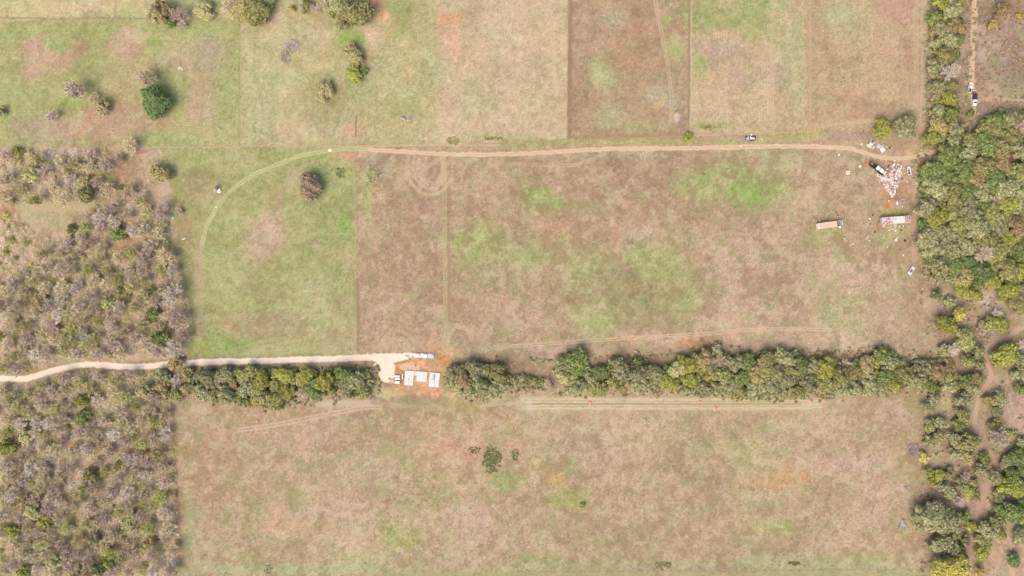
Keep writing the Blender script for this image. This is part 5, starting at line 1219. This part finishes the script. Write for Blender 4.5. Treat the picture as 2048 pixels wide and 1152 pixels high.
for i, (cx_, cy_, w_, h_, lab, ms) in enumerate([(834.4,710.7,3.6,2.3,"leftmost pale bundle at the top of the building site",[W8,WD,M_wrap]),(847.8,711.2,3.4,2.4,"middle crumpled pale blue bundle at the top of the building site",[M_lil,W8,M_lil]),(861.8,711.8,3.5,2.5,"rightmost blue-grey bundle at the top of the building site",[M_lil,M_lil,M_sidw])]):
    t = thing("material_bundle", cx_, cy_, -2, lab, "bundle", .7); rr = random.Random(40+i); m = MB()
    for k in range(14):
        m.mi = rr.randrange(3); m.box((rr.uniform(-.25,.25)*w_, rr.uniform(-.2,.2)*h_, .2+.05*k), (w_*rr.uniform(.35,.75), h_*rr.uniform(.3,.7), .05), rz=rr.uniform(-.35,.35)*(1 if i else .4), rx=rr.uniform(-.05,.05), ry=rr.uniform(-.06,.06))
    m.mi = 0; m.box((0,0,.2),(w_,h_,.24),bev=.05); m.build("sheet_stack", ms, t)
    m = MB()
    for x in (-w_/3,w_/3): m.box((x,0,.04),(.14,h_+.2,.1))
    m.build("bearer", M_wood, t)
m = MB(); m.box((0,0,.3),(2.2,1.8,.5),bev=.05); m.mi=1; m.box((-.2,.4,.58),(.5,.2,.06)); m.box((.5,.4,.58),(.3,.4,.06)); m.box((-.3,-.7,.58),(.6,.1,.05)); one(m, "supply_crate", [M_conc, M_dark], 813.2, 715.3, -3, "pale crate with dark marks on the gravel left of the bundles", "crate")
m = MB(); m.tube([(0,0,0),(0,0,.9)],[.22,.22],10); m.box((0,0,.95),(.5,.4,.1)); one(m, "cable_pedestal", M_dark, 831.2, 731, 0, "small dark post on the flattened earth above the slabs", "post")
m = MB(); m.tube([(0,0,0),(0,0,3.2)],[.07,.06],8); m.box((0,.1,2.2),(.35,.2,.5)); m.tube([(0,.0,2.4),(0,.3,1.4),(.1,.2,.2)],.02,5); one(m, "power_pole", M_wood, 833.8, 704.6, 0, "thin temporary power pole behind the leftmost pale bundle", "pole")
# clay heaps along the mown strip
for i, (px, py, r_, lab) in enumerate([(1180,804.5,.95,"lone orange clay heap at the left of the mown strip"),(1399.5,803,.95,"orange clay heap just above left of the biggest one"),(1430,815.5,1.35,"biggest orange clay heap on the lower edge of the mown strip"),(1621,801.3,1.25,"left one of the two orange clay heaps at the mown strip's right end"),(1648,800.5,1.3,"rightmost orange clay heap at the mown strip's end"),(514,841.5,.8,"small pinkish clay heap by the faint tracks below the left hedgerow")]):
    rr = random.Random(60+i); m = MB(); N_ = 14; rings = []
    for f, z in ((1.0,0.0),(.86,.12),(.6,.26),(.3,.36),(.05,.4)):
        rings.append([(r_*f*math.cos(2*math.pi*a/N_)*rr.uniform(.8,1.15), r_*f*math.sin(2*math.pi*a/N_)*rr.uniform(.8,1.15), z*rr.uniform(.85,1.1)) for a in range(N_)])
    m.loft(rings)
    for k in range(10): a = rr.uniform(0,6.28); d = r_*rr.uniform(.9,1.4); m.box((d*math.cos(a),d*math.sin(a),.05),(.18,.14,.1),rz=a)
    one(m, "clay_heap", M_clay, px, py, 0, lab, "soil heap", "orange clay heaps")

# --- upper left field things
t = thing("hay_ring", 133.3, 180.8, 0, "round hay feeder ring beside the mauve leafless tree in the upper left field", "hay feeder")
m = MB(); m.torus((0,0,.3),1.12,.22,24,8); m.torus((0,0,.75),1.05,.08,24,6)
for k in range(12): a = k*math.pi/6; m.tube([(1.08*math.cos(a),1.08*math.sin(a),.1),(1.05*math.cos(a),1.05*math.sin(a),.75)],.05,5)
m.build("ring", WD, t)
m = MB(); m.tube([(0,0,0),(0,0,.3)],[.9,.55],14); m.build("hay", M_ash, t)
t = thing("tub", 437, 255, 0, "small pale round tub alone near the upper left field's right side", "tub")
m = MB(); m.torus((0,0,.3),.42,.13,16,6); m.build("rim", WD, t); m = MB(); m.tube([(0,0,0),(0,0,.2)],[.42,.42],12); m.build("basin", M_dark, t)
m = MB(); rr = random.Random(3)
for k in range(26): m.box((rr.gauss(0,.8),rr.gauss(0,.5),.1+rr.random()*.2),(rr.uniform(.3,.9),rr.uniform(.2,.5),.12),rz=rr.uniform(0,3),rx=rr.uniform(-.3,.3))
one(m, "stone_heap", M_concp, 360, 137, 0, "small heap of pinkish stones above the big dark green tree", "stones")

def sticks(name, px, py, w, h, n, mt, label, cat, seed, rz_=0, radial=False, L=1.6, r_=.05, group=None, bend=0):
    rr = random.Random(seed); m = MB()
    for i in range(n):
        if radial:
            a = rr.uniform(radial[0], radial[1]); l = rr.uniform(.4,1)*max(w, h); q0 = Vector((0,0,.3)); q1 = Vector((math.cos(a)*l*.55, math.sin(a)*l*.55, rr.uniform(.3,.9))); q2 = Vector((math.cos(a+.25*rr.uniform(-1,1))*l, math.sin(a+.2*rr.uniform(-1,1))*l, rr.uniform(.2,.9)))
            m.tube([q0,q1,q2],[r_*1.6,r_,r_*.4],5)
        else:
            x = rr.uniform(-1,1); y = rr.uniform(-1,1)
            while x*x+y*y > 1: x = rr.uniform(-1,1); y = rr.uniform(-1,1)
            a = rr.uniform(0,3.14); l = L*rr.uniform(.4,1); c = Vector((x*w+bend*y*y, y*h, rr.uniform(.1,.9)*(1.1-abs(x)*.5))); d = Vector((math.cos(a),math.sin(a),rr.uniform(-.2,.2)))*l/2
            m.tube([c-d, c+Vector((rr.uniform(-.1,.1),rr.uniform(-.1,.1),.05)), c+d],[r_*rr.uniform(.7,1.6),r_,r_*.4],5)
    return one(m, name, mt, px, py, rz_, label, cat, group)
sticks("brush_pile", 584,92, 4.0,3.2,240,M_brush,"upper part of the grey brush heap in the upper middle field","brush pile",1,0,L=2.6,r_=.07)
sticks("brush_pile", 571,114, 2.5,3.8,170,M_brush,"lower part of the grey brush heap in the upper middle field","brush pile",2,20,L=2.4,r_=.07)
sticks("fallen_branch", 812,242, 4.6,4.6,30,M_brush,"fallen V-shaped grey branches above the dirt track","fallen branches",3,0,radial=(2.0,2.75),r_=.1)
sticks("fallen_branch", 814.5,242, 3.6,3.6,34,M_brush,"fallen mauve brush fanning right from the V-shaped branches","fallen branches",4,0,radial=(.2,1.0),r_=.09)
sticks("brush_pile", 1826,900, 3.8,3.4,190,M_brush,"large grey brush pile at the lower right field edge","brush pile",5,0,L=2.2,r_=.07)
sticks("brush_pile", 1816,887, 1.4,2.0,40,M_brush,"smaller brush heap touching the large one at the field edge","brush pile",6,0,L=1.8,r_=.06)
sticks("brush_pile", 1812.5,972.5, 1.4,1.6,46,M_brush,"small dark brush heap low in the right field edge","brush pile",7,0,L=1.3,r_=.06)
sticks("fallen_tree", 1804,1038, 1.0,5.8,70,M_deadwood,"bleached fallen tree lying near the lower right field edge","fallen tree",8,0,radial=(4.3,5.1),r_=.1)
sticks("fallen_tree", 1805,1050, .9,3.6,60,M_brush,"grey brush under the bleached fallen tree","brush pile",9,0,L=2.6,r_=.06)
sticks("brush_pile", 744,795, 1.4,4.6,60,M_brush,"brown cut branches at the right end of the left hedgerow","brush pile",10,20,L=2.2,r_=.06)
sticks("brush_pile", 1980,662, 3.0,3.4,90,M_brush,"mauve brush tangle beside the path bend at right","brush pile",11,0,L=2.2,r_=.06)
sticks("brush_pile", 1702,267, 22,1.6,260,M_brush,"long low band of mauve brush above the dirt track","brush pile",12,2,L=1.2,r_=.05)
sticks("brush_pile", 240,888, 10,1.3,120,M_deadwood,"bleached brush row beside the strip through the left wood","brush pile",13,-4,L=2.0,r_=.06)
# bleached dead trees
def dead(px, py, r_, seed, label, n=9):
    rr = random.Random(seed); p = P(px, py, 3); p.z = 0; root = tag(empty("dead_tree", p, rr.uniform(0,6)), label, "dead tree")
    m = MB(); m.tube([(0,0,-.1),(.05,0,1.2),(0,.1,2.4)],[.34,.26,.2],8); m.build("trunk", M_deadwood, root)
    for i in range(n):
        a = i*2*math.pi/n+rr.uniform(-.3,.3); l = r_*rr.uniform(.75,1.1); m = MB()
        p1 = Vector((math.cos(a)*l*.4, math.sin(a)*l*.4, 3.2)); p2 = Vector((math.cos(a+.25)*l*.75, math.sin(a+.25)*l*.75, 4.0)); p3 = Vector((math.cos(a+.1)*l, math.sin(a+.1)*l, 4.5))
        m.tube([(0,0,2.2),p1,p2,p3],[.2,.15,.1,.04],6)
        for k in range(3):
            b = a+rr.choice((-1,1))*rr.uniform(.5,1.1); q = p1.lerp(p2, rr.random()) if k < 2 else p2; e = q+Vector((math.cos(b),math.sin(b),.4))*l*rr.uniform(.22,.42)
            m.tube([q,e],[.09,.03],5)
        m.build("limb", M_deadwood, root)
dead(1877, 412, 3.7, 5, "bleached white dead tree in the gap at the right forest's left edge")
dead(95, 606, 3.2, 6, "white dead tree in the middle of the left wood", 7)
dead(122, 620, 2.4, 7, "smaller white dead tree right of the other one in the left wood", 6)
dead(1925, 545, 3.0, 8, "white-limbed dead tree at the lower edge of the right forest", 8)
dead(1992, 540, 3.2, 9, "pale dead tree at the lower middle of the right forest", 8)

# fire heap, tarp and other odds
m = MB(); rr = random.Random(31); N_ = 18
m.loft([[(r_*math.cos(2*math.pi*a/N_)*rr.uniform(.7,1.2), r_*.8*math.sin(2*math.pi*a/N_)*rr.uniform(.75,1.2), z) for a in range(N_)] for r_, z in ((1.9,0),(1.4,.12),(.8,.3),(.1,.34))])
one(m, "ash_heap", M_ash, 437.5, 375.5, 0, "dark burnt heap beside the green curving track", "ash heap")
sticks("brush_pile", 437,373,1.7,1.2,36,M_brush,"charred sticks on the dark burnt heap","sticks",15,0,L=1.6,r_=.05)
for i, (px, py, s_, lab) in enumerate([(438.6,380.2,1.0,"upper white bag below the burnt heap"),(439.8,384.3,.9,"lower right white bag below the burnt heap"),(436.6,383.9,.8,"lower left white bag below the burnt heap"),(428.8,381.2,.5,"small peach bag left of the burnt heap")]):
    m = MB(); rr = random.Random(80+i)
    m.loft([[(s_*f*math.cos(2*math.pi*a/10)*rr.uniform(.8,1.15)*.8, s_*f*.6*math.sin(2*math.pi*a/10)*rr.uniform(.8,1.15), z*s_) for a in range(10)] for f, z in ((.8,0),(1,.15),(.9,.32),(.5,.42),(.05,.45))])
    one(m, "bag", W8 if i < 3 else M_peachl, px, py, 30*i, lab, "bag", "bags around the burnt heap")
m = MB(); rr = random.Random(12)
for k in range(8): m.box((rr.uniform(-.5,.5),rr.uniform(-.9,.9),.1+.04*k),(1.1,1.3,.04),rz=rr.uniform(0,3),rx=rr.uniform(-.3,.3),ry=rr.uniform(-.3,.3))
one(m, "tarp", M_blue, 343.6, 430.3, 25, "crumpled blue tarp at the right edge of the left wood", "tarp")
m = MB(); m.tube([(-.7,1.0,.2),(.7,-1.0,.2)],[.05,.2],6); one(m, "pole", W8, 345.2, 434, -5, "white pole lying against the blue tarp", "pole")
t = thing("chest_freezer", 356.2, 1068.3, 3, "small white chest freezer at the left wood's field edge near the bottom", "freezer")
m = MB(); m.box((0,0,.42),(1.5,1.4,.8),bev=.05); m.build("cabinet", W8, t); m = MB(); m.box((0,.05,.87),(1.4,1.0,.1),bev=.03); m.build("lid", WD, t); m = MB(); m.box((0,-.6,.86),(.6,.2,.06)); m.build("handle", M_pipe, t)
m = MB(); m.box((0,0,.05),(1.7,1.3,.08)); m.box((.1,.05,.12),(1.3,1.0,.05),rz=.15); one(m, "board", M_peachl, 660, 301, 3, "pale board lying across the green two-rut track", "board")
# weed beds in the lower field
def weedbed(px, py, rx, ry, n, kind, label, seed, name="weed_bed"):
    R2 = np.random.RandomState(seed); x = R2.uniform(-1, 1, n*3); y = R2.uniform(-1, 1, n*3); r = np.hypot(x, y)
    nz = vnoise(x*rx*2.0, y*ry*2.0, 9, seed) ; ok = (r+nz*.34 < .86) & (vnoise(x*rx+50, y*ry, 4.5, seed+1) > -.62); x = x[ok][:n]; y = y[ok][:n]; n = len(x); p = P(px, py)
    C = np.stack([x*rx*S, y*ry*S, R2.uniform(.03, .22, n)], -1); nn = unit(R2.randn(n, 3)*.6+np.array([0, 0, 1])); a = unit(np.cross(nn, R2.randn(n, 3)))*R2.uniform(.15, .38, (n, 1)); b = np.cross(nn, a)
    me = quads_mesh(name, C, a, b); me.materials.append(LEAF[kind]); o = bpy.data.objects.new(name, me); col.objects.link(o); o.location = p; tag(o, label, "weeds"); return o
LEAF['weed'] = leafmat("weed_leaves", (128,130,76), (106,110,62), (150,150,92))
weedbed(983,917,21,30,1250,'weed',"ragged dark green weed bed in the lower field",3)
weedbed(949,899,13,9,130,'weed',"sparse dark weed tuft left of the dark green weed bed",5)
weedbed(1032,909,8,13,130,'weed',"small dark weed tuft right of the dark green weed bed",6)
weedbed(1588,1127,14,4,260,'weed',"flat dark weed strip on the bottom edge right of the middle",7)
weedbed(537,1139,9,10,200,'sage',"grey-green bush at the bottom edge of the lower field",8)
weedbed(1327,1131,17,11,300,'olive',"dull olive bush at the bottom edge, centre right",9)
weedbed(905,282,15,9,200,'olive',"low olive brush above the dirt track's left part",21)
weedbed(985,277,26,4,260,'olive',"second low olive brush strip above the dirt track",12)
weedbed(745,350,14,20,500,'sage',"grey-green weeds left of the circular tyre marks",13)
weedbed(682,345,12,14,200,'green',"sparse green weeds in the green field near the fence",14)
weedbed(1415,255,16,6,260,'olive',"olive weeds in the striped field's bottom left corner",16)

# --- fences
q = MB(); q.tube([(0,0,-.1),(0,0,1.25)],[.075,.065],6); POST = q.mesh("post", M_wood)
def fence(pts, label, n_max=34):
    W = [P(*p) for p in pts]; root = tag(empty("wire_fence", W[0]), label, "fence"); L_ = [ (W[i+1]-W[i]).length for i in range(len(W)-1)]; tot = sum(L_)
    n = min(n_max, int(tot/4.2)); ps = []
    for i in range(n+1):
        d = tot*i/n; k = 0
        while k < len(L_)-1 and d > L_[k]: d -= L_[k]; k += 1
        ps.append(W[k].lerp(W[k+1], min(1, d/L_[k])))
    for p in ps:
        o = bpy.data.objects.new("post", POST); col.objects.link(o); o.parent = root; o.location = p-W[0]; o.rotation_euler = (R.uniform(-.05,.05), R.uniform(-.05,.05), 0)
    m = MB()
    for z in (.35,.7,1.05):
        for a, b in zip(ps[:-1], ps[1:]): m.tube([a-W[0]+Vector((0,0,z)), b-W[0]+Vector((0,0,z))], .012, 4, cap=False)
    m.build("wire", M_pipe, root)
fence([(-4,36),(150,37),(300,38)], "wire fence along the top of the upper left field")
fence([(232,-4),(231,34)], "short wire fence between two small fields at the top left")
fence([(482,48),(481,150),(481,292)], "wire fence down the right side of the upper left field")
fence([(160,296),(330,294),(480,293),(620,292),(760,290)], "wire fence above the green field")
fence([(707,322),(711,440),(712,540),(716,702)], "wire fence down the right side of the green field")
fence([(1137,-4),(1136,140),(1134,279)], "wire fence left of the brown upper field", 60)
fence([(1379,-4),(1378,140),(1377,272)], "wire fence between the brown and the striped upper field", 60)
fence([(1134,280),(1377,272),(1622,262)], "wire fence along the upper side of the dirt track", 60)
fence([(1622,-4),(1622,262)], "wire fence right of the striped upper field", 60)
fence([(1874,575),(1874,800),(1873,1000)], "wire fence in the thicket along the lower right field", 60)
fence([(1040,1143),(1310,1142),(1500,1141),(1850,1139)], "wire fence along the bottom edge of the lower field", 60)
fence([(712,232),(712,272)], "short dark fence stub left of the V-shaped branches")
